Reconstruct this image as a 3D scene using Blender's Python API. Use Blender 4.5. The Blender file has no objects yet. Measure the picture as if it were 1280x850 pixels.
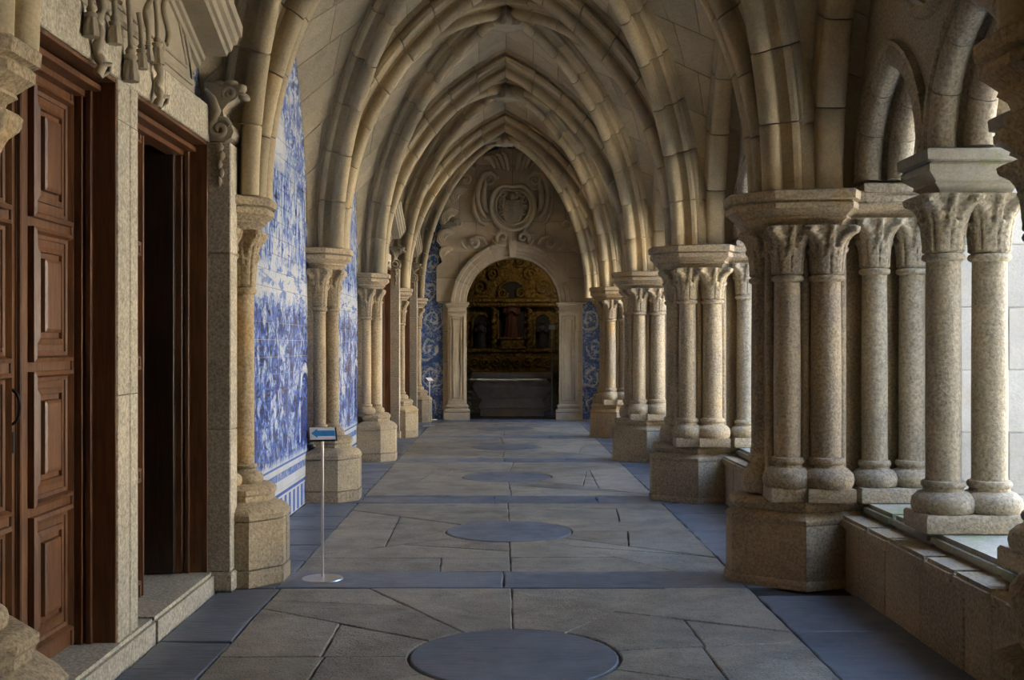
import bpy, bmesh, math, random
from mathutils import Vector, Matrix
PI = math.pi
random.seed(7)
scene = bpy.context.scene
COL = scene.collection

# ------------------------------------------------------------------ camera
F_PX = 1400.0
cd = bpy.data.cameras.new('camera')
cam = bpy.data.objects.new('camera', cd)
COL.objects.link(cam)
cd.sensor_width = 36.0
cd.lens = 36.0 * F_PX / 1280.0
cd.shift_x = 13 / 1280.0
cd.shift_y = 7 / 1280.0
cam.location = (0, 0, 1.6)
cam.rotation_euler = (PI / 2, 0, 0)
scene.camera = cam

# ------------------------------------------------------------------ daylight
SUN_DIR = Vector((0.60, -0.02, -0.78)).normalized()      # direction the light travels
world = bpy.data.worlds.new('sky')
scene.world = world
world.use_nodes = True
wn = world.node_tree
wn.nodes.clear()
sky = wn.nodes.new('ShaderNodeTexSky')
sky.sky_type = 'NISHITA'
sky.sun_disc = False
sky.sun_elevation = math.asin(-SUN_DIR.z)
sky.sun_rotation = math.atan2(-SUN_DIR.x, -SUN_DIR.y)
sky.air_density = 1.0
sky.dust_density = 0.8
sky.ozone_density = 1.6
bg = wn.nodes.new('ShaderNodeBackground')
bg.inputs['Strength'].default_value = 0.52
wo = wn.nodes.new('ShaderNodeOutputWorld')
wn.links.new(sky.outputs[0], bg.inputs[0])
wn.links.new(bg.outputs[0], wo.inputs[0])
sl = bpy.data.lights.new('sun', 'SUN')
sl.energy = 14.5
sl.angle = math.radians(0.6)
sl.color = (1.0, 0.94, 0.83)
so = bpy.data.objects.new('sun', sl)
COL.objects.link(so)
so.rotation_euler = (-SUN_DIR).to_track_quat('Z', 'Y').to_euler()
so.location = (-10, 20, 30)

scene.view_settings.view_transform = 'Standard'
scene.view_settings.look = 'None'
scene.view_settings.gamma = 1.0
scene.view_settings.use_curve_mapping = False
scene.view_settings.exposure = 3.0
scene.cycles.max_bounces = 10
scene.cycles.diffuse_bounces = 7
scene.cycles.glossy_bounces = 3
scene.cycles.use_denoising = True
scene.cycles.caustics_reflective = False
scene.cycles.caustics_refractive = False

# ------------------------------------------------------------------ node expressions
class E:
    """a socket of a node tree with arithmetic"""
    def __init__(s, nt, sock): s.nt, s.k = nt, sock
    def _m(s, op, *a):
        n = s.nt.nodes.new('ShaderNodeMath'); n.operation = op
        for i, v in enumerate((s,) + a):
            if isinstance(v, E): s.nt.links.new(v.k, n.inputs[i])
            else: n.inputs[i].default_value = v
        return E(s.nt, n.outputs[0])
    def __add__(s, o): return s._m('ADD', o)
    __radd__ = __add__
    def __sub__(s, o): return s._m('SUBTRACT', o)
    def __rsub__(s, o): return (s * -1.0) + o
    def __mul__(s, o): return s._m('MULTIPLY', o)
    __rmul__ = __mul__
    def __truediv__(s, o): return s._m('DIVIDE', o)
    def sin(s): return s._m('SINE')
    def abs(s): return s._m('ABSOLUTE')
    def floor(s): return s._m('FLOOR')
    def sqrt(s): return s._m('SQRT')
    def frac(s): return s._m('FRACT')
    def gt(s, o): return s._m('GREATER_THAN', o)
    def min(s, o): return s._m('MINIMUM', o)
    def max(s, o): return s._m('MAXIMUM', o)
    def pingpong(s, o): return s._m('PINGPONG', o)
    def atan2(s, o): return s._m('ARCTAN2', o)
    def step(s, a, b):
        n = s.nt.nodes.new('ShaderNodeMapRange'); n.interpolation_type = 'SMOOTHSTEP'
        s.nt.links.new(s.k, n.inputs['Value'])
        n.inputs['From Min'].default_value = a; n.inputs['From Max'].default_value = b
        return E(s.nt, n.outputs['Result'])

class NT:
    def __init__(s, name):
        s.m = bpy.data.materials.new(name); s.m.use_nodes = True
        s.nt = s.m.node_tree
        s.b = s.nt.nodes['Principled BSDF']
        g = s.nt.nodes.new('ShaderNodeNewGeometry')
        s.pos = g.outputs['Position']
        x = s.nt.nodes.new('ShaderNodeSeparateXYZ'); s.nt.links.new(s.pos, x.inputs[0])
        s.x, s.y, s.z = (E(s.nt, x.outputs[i]) for i in range(3))
        oi = s.nt.nodes.new('ShaderNodeObjectInfo')
        s.rnd = E(s.nt, oi.outputs['Random'])
    def vec(s, x, y, z):
        c = s.nt.nodes.new('ShaderNodeCombineXYZ')
        for i, v in enumerate((x, y, z)):
            if isinstance(v, E): s.nt.links.new(v.k, c.inputs[i])
            else: c.inputs[i].default_value = v
        return c.outputs[0]
    def noise(s, scale, detail=3, rough=0.55, v=None, dist=0.0):
        n = s.nt.nodes.new('ShaderNodeTexNoise')
        s.nt.links.new(v or s.pos, n.inputs['Vector'])
        n.inputs['Scale'].default_value = scale; n.inputs['Detail'].default_value = detail
        n.inputs['Roughness'].default_value = rough; n.inputs['Distortion'].default_value = dist
        return E(s.nt, n.outputs['Fac'])
    def white(s, v):
        n = s.nt.nodes.new('ShaderNodeTexWhiteNoise'); n.noise_dimensions = '3D'
        s.nt.links.new(v, n.inputs['Vector'])
        return E(s.nt, n.outputs['Value'])
    def voro(s, scale, v=None, feature='F1'):
        n = s.nt.nodes.new('ShaderNodeTexVoronoi'); n.feature = feature
        s.nt.links.new(v or s.pos, n.inputs['Vector']); n.inputs['Scale'].default_value = scale
        return E(s.nt, n.outputs['Distance'])
    def mix(s, f, a, b):
        n = s.nt.nodes.new('ShaderNodeMix'); n.data_type = 'RGBA'
        for key, v in ((0, f), (6, a), (7, b)):
            if isinstance(v, E): s.nt.links.new(v.k, n.inputs[key])
            elif key == 0: n.inputs[0].default_value = v
            elif isinstance(v, tuple): n.inputs[key].default_value = (*v, 1.0)
            else: s.nt.links.new(v, n.inputs[key])
        return n.outputs[2]
    def scale(s, c, f):
        n = s.nt.nodes.new('ShaderNodeVectorMath'); n.operation = 'SCALE'
        s.nt.links.new(c, n.inputs[0]); s.nt.links.new(f.k, n.inputs['Scale'])
        return n.outputs[0]
    def out(s, col, rough=0.8, bump=None, strength=0.3, dist=0.01, metallic=0.0, spec=0.5):
        if isinstance(col, tuple): s.b.inputs['Base Color'].default_value = (*col, 1)
        else: s.nt.links.new(col, s.b.inputs['Base Color'])
        if isinstance(rough, E): s.nt.links.new(rough.k, s.b.inputs['Roughness'])
        else: s.b.inputs['Roughness'].default_value = rough
        s.b.inputs['Metallic'].default_value = metallic
        s.b.inputs['Specular IOR Level'].default_value = spec
        if bump is not None:
            n = s.nt.nodes.new('ShaderNodeBump')
            n.inputs['Strength'].default_value = strength; n.inputs['Distance'].default_value = dist
            s.nt.links.new(bump.k, n.inputs['Height']); s.nt.links.new(n.outputs[0], s.b.inputs['Normal'])
        return s.m

def stone(name, a, b, ochre=None, speck=0.25, rough=0.85, var=0.24, bstr=0.5, bdist=0.006, fine=55.0, spec=0.25):
    """granite: two tones mottled, fine speckle, each block a little different, some ochre stains"""
    t = NT(name)
    c = t.mix(t.noise(1.3, 4).step(0.3, 0.7), a, b)
    if ochre:
        k = t.noise(2.7, 3, v=t.vec(t.x + t.rnd * 31.0, t.y, t.z)).step(0.55, 0.78) * t.rnd.step(0.15, 0.95)
        c = t.mix(k * 0.75, c, ochre)
    f = t.noise(fine, 2, 0.7)
    g = t.noise(9.0, 4, 0.6)
    val = (t.rnd - 0.5) * var + 1.0 + (f - 0.5) * (speck * 2.2) + (g - 0.5) * 0.35
    return t.out(t.scale(c, val), rough, f * 0.6 + g * 1.2, bstr, bdist, spec=spec)

M = {}
M['pier'] = stone('granite', (0.40, 0.30, 0.175), (0.27, 0.21, 0.14), (0.42, 0.25, 0.08), speck=0.85, var=0.24, bstr=1.0)
M['rib'] = stone('rib_limestone', (0.48, 0.375, 0.22), (0.34, 0.27, 0.17), (0.42, 0.27, 0.11), speck=0.32, var=0.24)
M['web'] = stone('web_limestone', (0.50, 0.405, 0.26), (0.41, 0.335, 0.22), (0.40, 0.28, 0.13), speck=0.28, var=0.24)
M['carve'] = stone('carved_limestone', (0.36, 0.295, 0.20), (0.29, 0.24, 0.17), speck=0.15, var=0.08, bstr=0.35)
M['endstone'] = stone('portal_limestone', (0.50, 0.41, 0.285), (0.41, 0.335, 0.24), (0.40, 0.28, 0.14), speck=0.15, var=0.2, bstr=0.35)
M['jamb'] = stone('jamb_granite', (0.46, 0.39, 0.28), (0.38, 0.33, 0.245), speck=0.9, var=0.14, bstr=0.9)
M['ashlar'] = stone('ashlar_limestone', (0.56, 0.53, 0.46), (0.48, 0.45, 0.38), (0.50, 0.42, 0.29), speck=0.14, var=0.2)
M['arcade'] = stone('arcade_granite', (0.38, 0.32, 0.22), (0.30, 0.25, 0.18), (0.37, 0.27, 0.13), speck=0.85, var=0.14, bstr=1.0)
M['dark_block'] = stone('dark_block_granite', (0.17, 0.15, 0.12), (0.12, 0.11, 0.09), speck=0.3)  # kept dark so the unseen blocking wall bounces little light
M['joint'] = stone('mortar', (0.085, 0.07, 0.055), (0.06, 0.05, 0.04), speck=0.2, var=0.05)

def mossy(name, a, b):
    t = NT(name)
    c = t.mix(t.noise(1.6, 4).step(0.3, 0.7), a, b)
    k = (t.noise(2.2, 4, 0.65) - 0.5) * 1.0 + t.noise(9, 3) * 0.4
    c = t.mix(k.step(0.20, 0.38) * 0.55, c, (0.16, 0.21, 0.06))
    f = t.noise(60, 2, 0.7); g = t.noise(9, 4)
    return t.out(t.scale(c, (f - 0.5) * 0.7 + 1.0 + (g - 0.5) * 0.4), 0.9, f + g, 0.5, 0.006, spec=0.2)
M['mossy'] = mossy('mossy_stone', (0.37, 0.335, 0.265), (0.30, 0.27, 0.21))

def slab_mat(name, a, b, rough, slate=False):
    t = NT(name)
    c = t.mix(t.noise(1.1, 5, 0.6, dist=0.4).step(0.32, 0.68), a, b)
    f = t.noise(75, 2, 0.75); g = t.noise(6, 5, 0.65)
    worn = t.noise(2.3, 5, 0.6).step(0.46, 0.62)
    if slate:
        st = t.noise(5.0, 5, 0.6, v=t.vec(t.x * 1.0, t.y * 7.0, t.z))
        val = (t.rnd - 0.5) * 0.30 + 1.0 + (f - 0.5) * 0.35 + (st - 0.5) * 0.7 + (g - 0.5) * 0.35
        return t.out(t.scale(c, val), worn * 0.16 + rough, st * 1.4 + f * 0.3 + g * 0.6, 0.5, 0.010, spec=0.45)
    pit = t.voro(38).step(0.05, 0.30)
    blot = t.noise(1.7, 6, 0.7, dist=0.8).step(0.42, 0.66)
    val = (t.rnd - 0.5) * 0.36 + 0.92 + (f - 0.5) * 1.7 + (g - 0.5) * 0.9 + pit * 0.14 - blot * 0.24
    return t.out(t.scale(c, val), worn * 0.2 + rough, f * 0.8 + g * 2.2 + pit * 0.5, 0.8, 0.010, spec=0.4)
M['paving'] = slab_mat('granite_paving', (0.32, 0.268, 0.20), (0.245, 0.21, 0.16), 0.42)
M['slate'] = slab_mat('slate_paving', (0.170, 0.178, 0.195), (0.120, 0.128, 0.143), 0.40, True)
M['soil'] = stone('floor_joint', (0.05, 0.043, 0.035), (0.035, 0.03, 0.025), speck=0.3, var=0.02)
M['ground'] = stone('garth_gravel', (0.55, 0.52, 0.45), (0.49, 0.46, 0.40), speck=0.3, var=0.02)

def wood(name, a, b, rough=0.38):
    t = NT(name)
    v = t.vec(t.x * 9.0, t.y * 9.0, t.z * 0.7 + t.rnd * 7.0)
    g = t.noise(4.5, 5, 0.65, v=v, dist=0.7)
    c = t.mix(g.step(0.3, 0.7), a, b)
    return t.out(t.scale(c, (t.noise(2.2, 3) - 0.5) * 0.7 + 1.0), rough, g, 0.25, 0.004, spec=0.45)
M['wood'] = wood('walnut_wood', (0.185, 0.078, 0.028), (0.085, 0.033, 0.013))
M['shaded_wood'] = wood('shaded_walnut_wood', (0.06, 0.028, 0.014), (0.03, 0.014, 0.008))  # darker copy of the door wood, room shade put into the colour

def plain(name, c, rough=0.6, metallic=0.0, var=0.15, scale=14.0):
    t = NT(name)
    n = t.noise(scale, 4)
    return t.out(t.scale(t.mix(0.0, c, c), (n - 0.5) * var * 2 + 1.0), rough, n, 0.15, 0.004, metallic)
M['steel'] = plain('brushed_steel', (0.62, 0.60, 0.57), 0.3, 1.0, 0.06, 40)
M['iron'] = plain('black_iron', (0.03, 0.028, 0.026), 0.5, 0.7)
M['panel'] = plain('sign_white', (0.70, 0.72, 0.80), 0.35, 0, 0.03)
M['arrow'] = plain('sign_blue', (0.015, 0.22, 0.55), 0.35, 0, 0.1)
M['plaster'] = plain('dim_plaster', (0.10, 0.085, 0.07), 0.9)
M['roof'] = plain('roof_tile', (0.30, 0.16, 0.09), 0.9)
M['robe'] = plain('statue_robe', (0.035, 0.035, 0.05), 0.6, 0, 0.4, 20)
M['redrobe'] = plain('statue_red_mantle', (0.10, 0.035, 0.025), 0.6, 0, 0.4, 20)
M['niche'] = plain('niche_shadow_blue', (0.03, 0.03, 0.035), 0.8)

def gold(name):
    t = NT(name)
    n = t.noise(9, 6, 0.7, dist=1.2); w = t.voro(16)
    c = t.mix(n.step(0.35, 0.65), (0.15, 0.095, 0.024), (0.36, 0.24, 0.065))
    return t.out(c, 0.42, n * 1.3 + w, 0.9, 0.03, 0.55)
M['gold'] = gold('gilded_wood')

def marble(name):
    t = NT(name)
    n = t.noise(3, 6, 0.6, dist=1.5)
    return t.out(t.mix(n.step(0.35, 0.7), (0.62, 0.48, 0.43), (0.46, 0.37, 0.35)), 0.4, n, 0.1, 0.003)
M['marble'] = marble('altar_marble')

def glass(name):
    m = bpy.data.materials.new(name); m.use_nodes = True
    nt = m.node_tree; nt.nodes.clear()
    tr = nt.nodes.new('ShaderNodeBsdfTransparent'); gl = nt.nodes.new('ShaderNodeBsdfGlossy')
    tr.inputs[0].default_value = (0.86, 0.88, 0.88, 1); gl.inputs['Roughness'].default_value = 0.02
    fr = nt.nodes.new('ShaderNodeFresnel'); fr.inputs[0].default_value = 1.45
    mx = nt.nodes.new('ShaderNodeMixShader'); o = nt.nodes.new('ShaderNodeOutputMaterial')
    nt.links.new(fr.outputs[0], mx.inputs[0]); nt.links.new(tr.outputs[0], mx.inputs[1]); nt.links.new(gl.outputs[0], mx.inputs[2])
    nt.links.new(mx.outputs[0], o.inputs[0])
    return m
M['glass'] = glass('door_glass')

TS = 0.15                                                  # tile size
def azulejo(name):
    """blue-on-white painted tile picture: border, figures under arches, pale horizon, buildings, trees and sky"""
    t = NT(name)
    z = t.z
    y = (t.y - 9.7 + 40.0 * 4.0) / 4.0
    yl = (y.frac() - 0.0) * 4.0
    yl = ((t.y + 0.3) / 4.0).frac() * 4.0 - 2.0             # -2..2 in each bay
    wob = t.noise(3.0, 3) - 0.5
    # brush strokes: fills with hard edges, drawn contour lines
    def fold(n, wdt): return 1.0 - (n - 0.5).abs().step(0.0, wdt)
    s3 = t.noise(1.5, 2, 0.5, v=t.vec(9.0, t.y, z))
    vf = t.vec(0.0, t.y * 1.25 + wob * 0.4, z * 1.0)
    s1 = t.noise(3.6, 4, 0.6, v=vf, dist=1.2)
    s2 = t.noise(6.5, 4, 0.6, v=t.vec(4.0, t.y * 1.1, z * 1.2), dist=1.8)
    s4 = t.noise(6.5, 3, 0.6, v=t.vec(2.0, t.y * 1.6, z * 0.35), dist=0.8)
    l1 = fold(t.noise(3.6, 2, 0.5, v=t.vec(6.0, t.y * 1.2 + wob * 0.6, z * 0.9), dist=1.8), 0.05)
    l2 = fold(t.noise(7.5, 2, 0.5, v=t.vec(8.0, t.y * 1.0, z * 0.8), dist=1.8), 0.08)
    body = s1.step(0.44, 0.50) * 0.34 + s1.step(0.54, 0.60) * 0.34 + s4.step(0.52, 0.60) * 0.26
    mass = s3.step(0.36, 0.62) * 0.30
    fig = z.step(0.50, 0.62) * (1.0 - z.step(1.85, 2.1))
    hor = z.step(1.85, 2.1) * (1.0 - z.step(2.2, 2.5))
    bld = z.step(2.2, 2.5) * (1.0 - z.step(3.0, 3.4))
    top = z.step(3.0, 3.4)
    strat = t.noise(4.0, 4, 0.6, v=t.vec(0.0, t.y * 0.7, z * 3.4), dist=0.8)
    ink = fig * (body + mass + l1 * 0.55 + l2 * 0.35 - 0.06)
    ink = ink + hor * (strat.step(0.50, 0.62) * 0.45 + l2 * 0.25 + (s4 - 0.5) * 0.4)
    ink = ink + bld * (s4.step(0.46, 0.52) * 0.40 + s1.step(0.52, 0.58) * 0.32 + l1 * 0.42 + mass * 0.4)
    tree = (s3 * 1.5 + yl * 0.22 - 0.80 + (z - 3.3) * 0.12).step(0.0, 0.25)
    leaf = t.noise(9.0, 4, 0.7, v=t.vec(3.0, t.y * 0.9, z), dist=1.2)
    ink = ink + top * (tree * (leaf.step(0.42, 0.50) * 0.45 + leaf.step(0.54, 0.62) * 0.4 + 0.06) + (1.0 - tree) * (strat.step(0.55, 0.7) * 0.2 + 0.04))
    # painted arches standing at both sides of the figures
    ya = (yl.abs() - 1.62).abs() + wob * 0.12
    zz = z - 1.05 + (s2 - 0.5) * 0.1
    ra = (ya * ya * 1.6 + zz * zz * zz.gt(0.0)).sqrt()
    arch = fig * (z.step(0.62, 0.66))
    ink = ink + arch * ((1.0 - ra.step(0.22, 0.25)) * 0.30 + ra.step(0.24, 0.25) * (1.0 - ra.step(0.27, 0.28)) * 0.6 + ra.step(0.38, 0.39) * (1.0 - ra.step(0.40, 0.41)) * 0.6 - ra.step(0.27, 0.29) * (1.0 - ra.step(0.37, 0.39)) * 0.55)
    ink = ink.max(0.0) + (t.noise(22.0, 3, 0.6) - 0.5) * 0.30
    # lower border: bands and a running row of ovals
    bord = 1.0 - z.step(0.52, 0.53)
    rows = (z.step(0.0, 0.02) * (1.0 - z.step(0.22, 0.23))) * (((t.y * 30.0).sin() * 0.5 + 0.5).step(0.45, 0.6) * 0.55 + 0.15)
    rows = rows + z.step(0.24, 0.25) * (1.0 - z.step(0.27, 0.28)) * 0.8 + z.step(0.38, 0.39) * (1.0 - z.step(0.45, 0.46)) * (0.55 + (s2 - 0.5) * 1.2)
    rows = rows + z.step(0.50, 0.51) * 0.7
    ink = ink * (1.0 - bord) + bord * (rows + (s2 - 0.5) * 0.25)
    # side border beside the piers
    cellv = t.vec((t.x * 4.0).floor(), (t.y / TS).floor(), (z / TS).floor())
    tv = t.white(cellv)
    ink = ink + (tv - 0.5) * 0.16
    c = t.mix(ink.step(0.10, 0.34), (0.66, 0.67, 0.68), (0.36, 0.44, 0.62))
    c = t.mix(ink.step(0.34, 0.62), c, (0.12, 0.19, 0.46))
    c = t.mix(ink.step(0.68, 1.1), c, (0.035, 0.06, 0.24))
    return t.out(t.scale(c, (tv - 0.5) * 0.14 + 0.95), 0.22, s2, 0.05, 0.002, spec=0.5)
M['azulejo'] = azulejo('painted_tile')

def scrolltile(name):
    """white acanthus scrolls on a deep blue ground"""
    t = NT(name)
    wx = t.noise(4.0, 3) - 0.5; wz = t.noise(4.0, 3, v=t.vec(t.z + 7.0, t.x, 3.0)) - 0.5
    px = t.x + wx * 0.26; pz = t.z + wz * 0.26
    row = (pz / 0.62).floor()
    cz = ((pz / 0.62).frac() - 0.5) * 0.62
    side = (row / 2.0).frac() * 4.0 - 1.0
    cx = px.abs() - 1.55 - px.gt(0.0) * 0.42 + side * 0.05
    r = (cx * cx * 1.2 + cz * cz).sqrt()
    a = cz.atan2(cx * side)
    sp = ((r * 42.0) + a * 1.0).sin()
    line = sp.step(0.2, 0.6) * (1.0 - r.step(0.24, 0.31)) * t.noise(7.0, 3).step(0.36, 0.5)
    leaf = t.noise(11, 4, 0.6, dist=2.5).step(0.49, 0.57)
    w = (line * (leaf * 0.4 + 0.75)).max(leaf * (1.0 - r.step(0.10, 0.3)) * 0.6).max(leaf * 0.6 * t.noise(3.5, 2).step(0.40, 0.50))
    cell = t.white(t.vec((t.x / TS).floor(), 1.0, (t.z / TS).floor()))
    c = t.mix(w.min(1.0), (0.05, 0.105, 0.28), (0.50, 0.51, 0.48))
    return t.out(t.scale(c, (cell - 0.5) * 0.3 + 0.95), 0.25, w, 0.04, 0.002)
M['scrolltile'] = scrolltile('scroll_tile')

# ------------------------------------------------------------------ mesh helpers
class MB:
    def __init__(s): s.v, s.f = [], []
    def add(s, vs, fs):
        o = len(s.v); s.v += [tuple(p) for p in vs]; s.f += [tuple(i + o for i in f) for f in fs]; return s
    def box(s, x0, x1, y0, y1, z0, z1):
        return s.add([(x0,y0,z0),(x1,y0,z0),(x1,y1,z0),(x0,y1,z0),(x0,y0,z1),(x1,y0,z1),(x1,y1,z1),(x0,y1,z1)],
                     [(3,2,1,0),(4,5,6,7),(0,1,5,4),(1,2,6,5),(2,3,7,6),(3,0,4,7)])
    def loft(s, rings, cap=True, closed=True):
        n = len(rings[0]); vs = [p for r in rings for p in r]; fs = []
        for i in range(len(rings) - 1):
            for j in range(n if closed else n - 1):
                k = (j + 1) % n
                fs.append((i*n+j, i*n+k, (i+1)*n+k, (i+1)*n+j))
        if cap:
            fs.append(tuple(range(n - 1, -1, -1))); fs.append(tuple((len(rings)-1)*n + j for j in range(n)))
        return s.add(vs, fs)
    def mould(s, poly, prof):
        """poly counter-clockwise in plan, prof = [(outward offset, z)]"""
        return s.loft([[(x, y, z) for x, y in offset(poly, o)] for o, z in prof])
    def lathe(s, prof, c=(0,0,0), seg=20):
        return s.loft([[(c[0]+r*math.cos(2*PI*j/seg), c[1]+r*math.sin(2*PI*j/seg), c[2]+z) for j in range(seg)] for r, z in prof])
    def tube(s, pts, rad, seg=8):
        pts = [Vector(p) for p in pts]; n = len(pts)
        if not hasattr(rad, '__len__'): rad = [rad] * n
        rings = []; up = None
        for i, p in enumerate(pts):
            d = (pts[min(i+1, n-1)] - pts[max(i-1, 0)]).normalized()
            if up is None: up = Vector((0,0,1)) if abs(d.z) < .9 else Vector((1,0,0))
            a = d.cross(up).normalized(); b = a.cross(d).normalized(); up = b
            rings.append([p + (a*math.cos(2*PI*j/seg) + b*math.sin(2*PI*j/seg)) * rad[i] for j in range(seg)])
        return s.loft(rings)
    def plate(s, poly, y0, y1, bev=0.0):
        """upright plate: poly in (x,z), front at y0"""
        ins = offset(poly, -bev) if bev else poly
        return s.loft([[(x, y0, z) for x, z in ins], [(x, y0 + bev, z) for x, z in poly], [(x, y1, z) for x, z in poly]])
    def map(s, fn): s.v = [tuple(fn(Vector(p))) for p in s.v]; return s
    def mesh(s, name, bevel=0.0, smooth=35, seg=1):
        me = bpy.data.meshes.new(name); bm = bmesh.new()
        vs = [bm.verts.new(p) for p in s.v]
        for f in s.f:
            try: bm.faces.new([vs[i] for i in f])
            except ValueError: pass
        bmesh.ops.remove_doubles(bm, verts=bm.verts, dist=1e-5)
        bmesh.ops.recalc_face_normals(bm, faces=bm.faces)
        if bevel:
            es = [e for e in bm.edges if len(e.link_faces) == 2 and e.calc_face_angle(0) > 0.7]
            bmesh.ops.bevel(bm, geom=es, offset=bevel, segments=seg, affect='EDGES', clamp_overlap=True)
        bm.to_mesh(me); bm.free()
        if smooth:
            me.polygons.foreach_set('use_smooth', [True] * len(me.polygons))
            me.set_sharp_from_angle(angle=math.radians(smooth))
        return me

def offset(poly, d):
    if abs(d) < 1e-9: return list(poly)
    n = len(poly); out = []
    for i in range(n):
        p0, p1, p2 = Vector(poly[i-1]), Vector(poly[i]), Vector(poly[(i+1) % n])
        a = (p1 - p0); b = (p2 - p1)
        if a.length < 1e-9 or b.length < 1e-9: out.append((p1.x, p1.y)); continue
        a.normalize(); b.normalize()
        na, nb = Vector((a.y, -a.x)), Vector((b.y, -b.x))
        m = na + nb
        k = max(m.dot(m) / 2, 0.35)
        q = p1 + m * (d / k)
        out.append((q.x, q.y))
    return out

def link(name, me, mat=None, parent=None, loc=None, rz=0.0):
    o = bpy.data.objects.new(name, me); COL.objects.link(o)
    if mat and me is not None and not me.materials: me.materials.append(mat)
    if parent is not None: o.parent = parent
    if loc is not None: o.location = loc
    if rz: o.rotation_euler = (0, 0, rz)
    return o
def obj(name, mb, mat, parent=None, bevel=0.0, smooth=35, loc=None, rz=0.0, seg=1):
    return link(name, mb.mesh(name, bevel, smooth, seg), mat, parent, loc, rz)
def tag(o, label=None, cat=None, group=None, kind=None):
    if label: o['label'] = label
    if cat: o['category'] = cat
    if group: o['group'] = group
    if kind: o['kind'] = kind
    return o
def thing(name, loc, label, cat, group=None, rz=0.0):
    return tag(link(name, None, None, None, loc, rz), label, cat, group)
def copy_tree(o, parent=None):
    c = o.copy(); COL.objects.link(c)
    if parent is not None: c.parent = parent
    for ch in list(o.children): copy_tree(ch, c)
    return c
def structure(name, loc=(0,0,0)):
    return tag(link(name, None, None, None, loc), kind='structure')

# ------------------------------------------------------------------ main dimensions (metres, camera stands at x = 0, y = 0)
YP = [-0.3, 3.7, 7.7, 11.7, 15.7, 19.7, 23.7]               # pier lines
XC = 0.06                                                   # corridor axis
WL = -1.99                                                  # tiled face of left wall
END = 24.3                                                  # face of end wall
SP = 2.60                                                   # springing
ORD = ['nearest', 'second', 'third', 'fourth', 'fifth', 'sixth', 'farthest']

# ------------------------------------------------------------------ floor
def inside(poly, p):
    c = False; n = len(poly)
    for i in range(n):
        (x0, y0), (x1, y1) = poly[i-1], poly[i]
        if (y0 > p[1]) != (y1 > p[1]) and p[0] < (x1-x0)*(p[1]-y0)/(y1-y0) + x0: c = not c
    return c
def half(poly, p, n):
    out = []
    for i in range(len(poly)):
        a, b = poly[i-1], poly[i]
        da = (a[0]-p[0])*n[0] + (a[1]-p[1])*n[1]; db = (b[0]-p[0])*n[0] + (b[1]-p[1])*n[1]
        if (da > 0) != (db > 0):
            t = da / (da - db); out.append((a[0]+(b[0]-a[0])*t, a[1]+(b[1]-a[1])*t))
        if db > 0: out.append(b)
    return out
def cut(polys, p, q):
    m = ((p[0]+q[0])/2, (p[1]+q[1])/2); n = (q[1]-p[1], p[0]-q[0]); out = []
    for P in polys:
        if inside(P, m):
            for s in (1, -1):
                h = half(P, p, (n[0]*s, n[1]*s))
                if len(h) > 2: out.append(h)
        else: out.append(P)
    return out
def area(p): return sum(p[i-1][0]*p[i][1] - p[i][0]*p[i-1][1] for i in range(len(p))) / 2
def sectors(rect, c, r, degs):
    x0, x1, y0, y1 = rect
    def hit(a):
        dx, dy = math.cos(a), math.sin(a); ts = []
        if abs(dx) > 1e-9: ts += [((x1 if dx > 0 else x0) - c[0]) / dx]
        if abs(dy) > 1e-9: ts += [((y1 if dy > 0 else y0) - c[1]) / dy]
        t = min(t for t in ts if t > 0); return (c[0]+dx*t, c[1]+dy*t)
    corners = [math.atan2(y-c[1], x-c[0]) % (2*PI) for x in (x0, x1) for y in (y0, y1)]
    A = sorted(math.radians(d) % (2*PI) for d in degs); out = []
    for i, a in enumerate(A):
        b = A[(i+1) % len(A)]
        if b <= a: b += 2*PI
        P = [hit(a)] + [hit(k) for k in sorted([k + s for k in corners for s in (0, 2*PI) if a + 1e-3 < k + s < b - 1e-3])] + [hit(b)]
        n = max(2, int((b-a) / 0.13))
        P += [(c[0]+r*math.cos(b+(a-b)*j/n), c[1]+r*math.sin(b+(a-b)*j/n)) for j in range(n+1)]
        out.append(P)
    return out
def clean(P):
    out = []
    for p in P:
        if not out or (p[0]-out[-1][0])**2 + (p[1]-out[-1][1])**2 > 4e-4: out.append(p)
    if len(out) > 2 and (out[0][0]-out[-1][0])**2 + (out[0][1]-out[-1][1])**2 < 4e-4: out.pop()
    return out

floor = tag(obj('floor', MB().box(-2.6, 3.0, -4.5, 24.4, -0.2, -0.016), M['soil']), kind='structure')
rj = random.Random(2)
def slab(name, poly, mat, gap=0.0045, lift=None):
    poly = clean(poly)
    if len(poly) < 3: return
    if area(poly) < 0: poly = poly[::-1]
    if abs(area(poly)) < 0.01: return
    z = random.uniform(-0.004, 0.002) if lift is None else lift
    p = offset(poly, -gap)
    if name != 'round_slab':
        q = []
        for i in range(len(p)):
            (x0, y0), (x1, y1) = p[i], p[(i + 1) % len(p)]
            n = max(1, int(math.hypot(x1 - x0, y1 - y0) / .11))
            for j in range(n):
                k = (0 if j == 0 else .0045) if mat is M['paving'] else (.003 if j == 0 else .009)
                q.append((x0 + (x1-x0)*j/n + rj.uniform(-k, k), y0 + (y1-y0)*j/n + rj.uniform(-k, k)))
        p = q
    # slightly wavering edges, worn corners
    obj(name, MB().loft([[(x, y, -0.06) for x, y in p], [(x, y, z - 0.005) for x, y in p],
                         [(x, y, z) for x, y in offset(p, -0.007)]]), mat, floor, smooth=20)
FX0, FX1 = -1.46, 1.63
RAY = {1: [90, 120, 181, 215, 262, 300, 334, 10, 58], 2: [90, 141, 217, 270, 304, 322, 26]}
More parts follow.
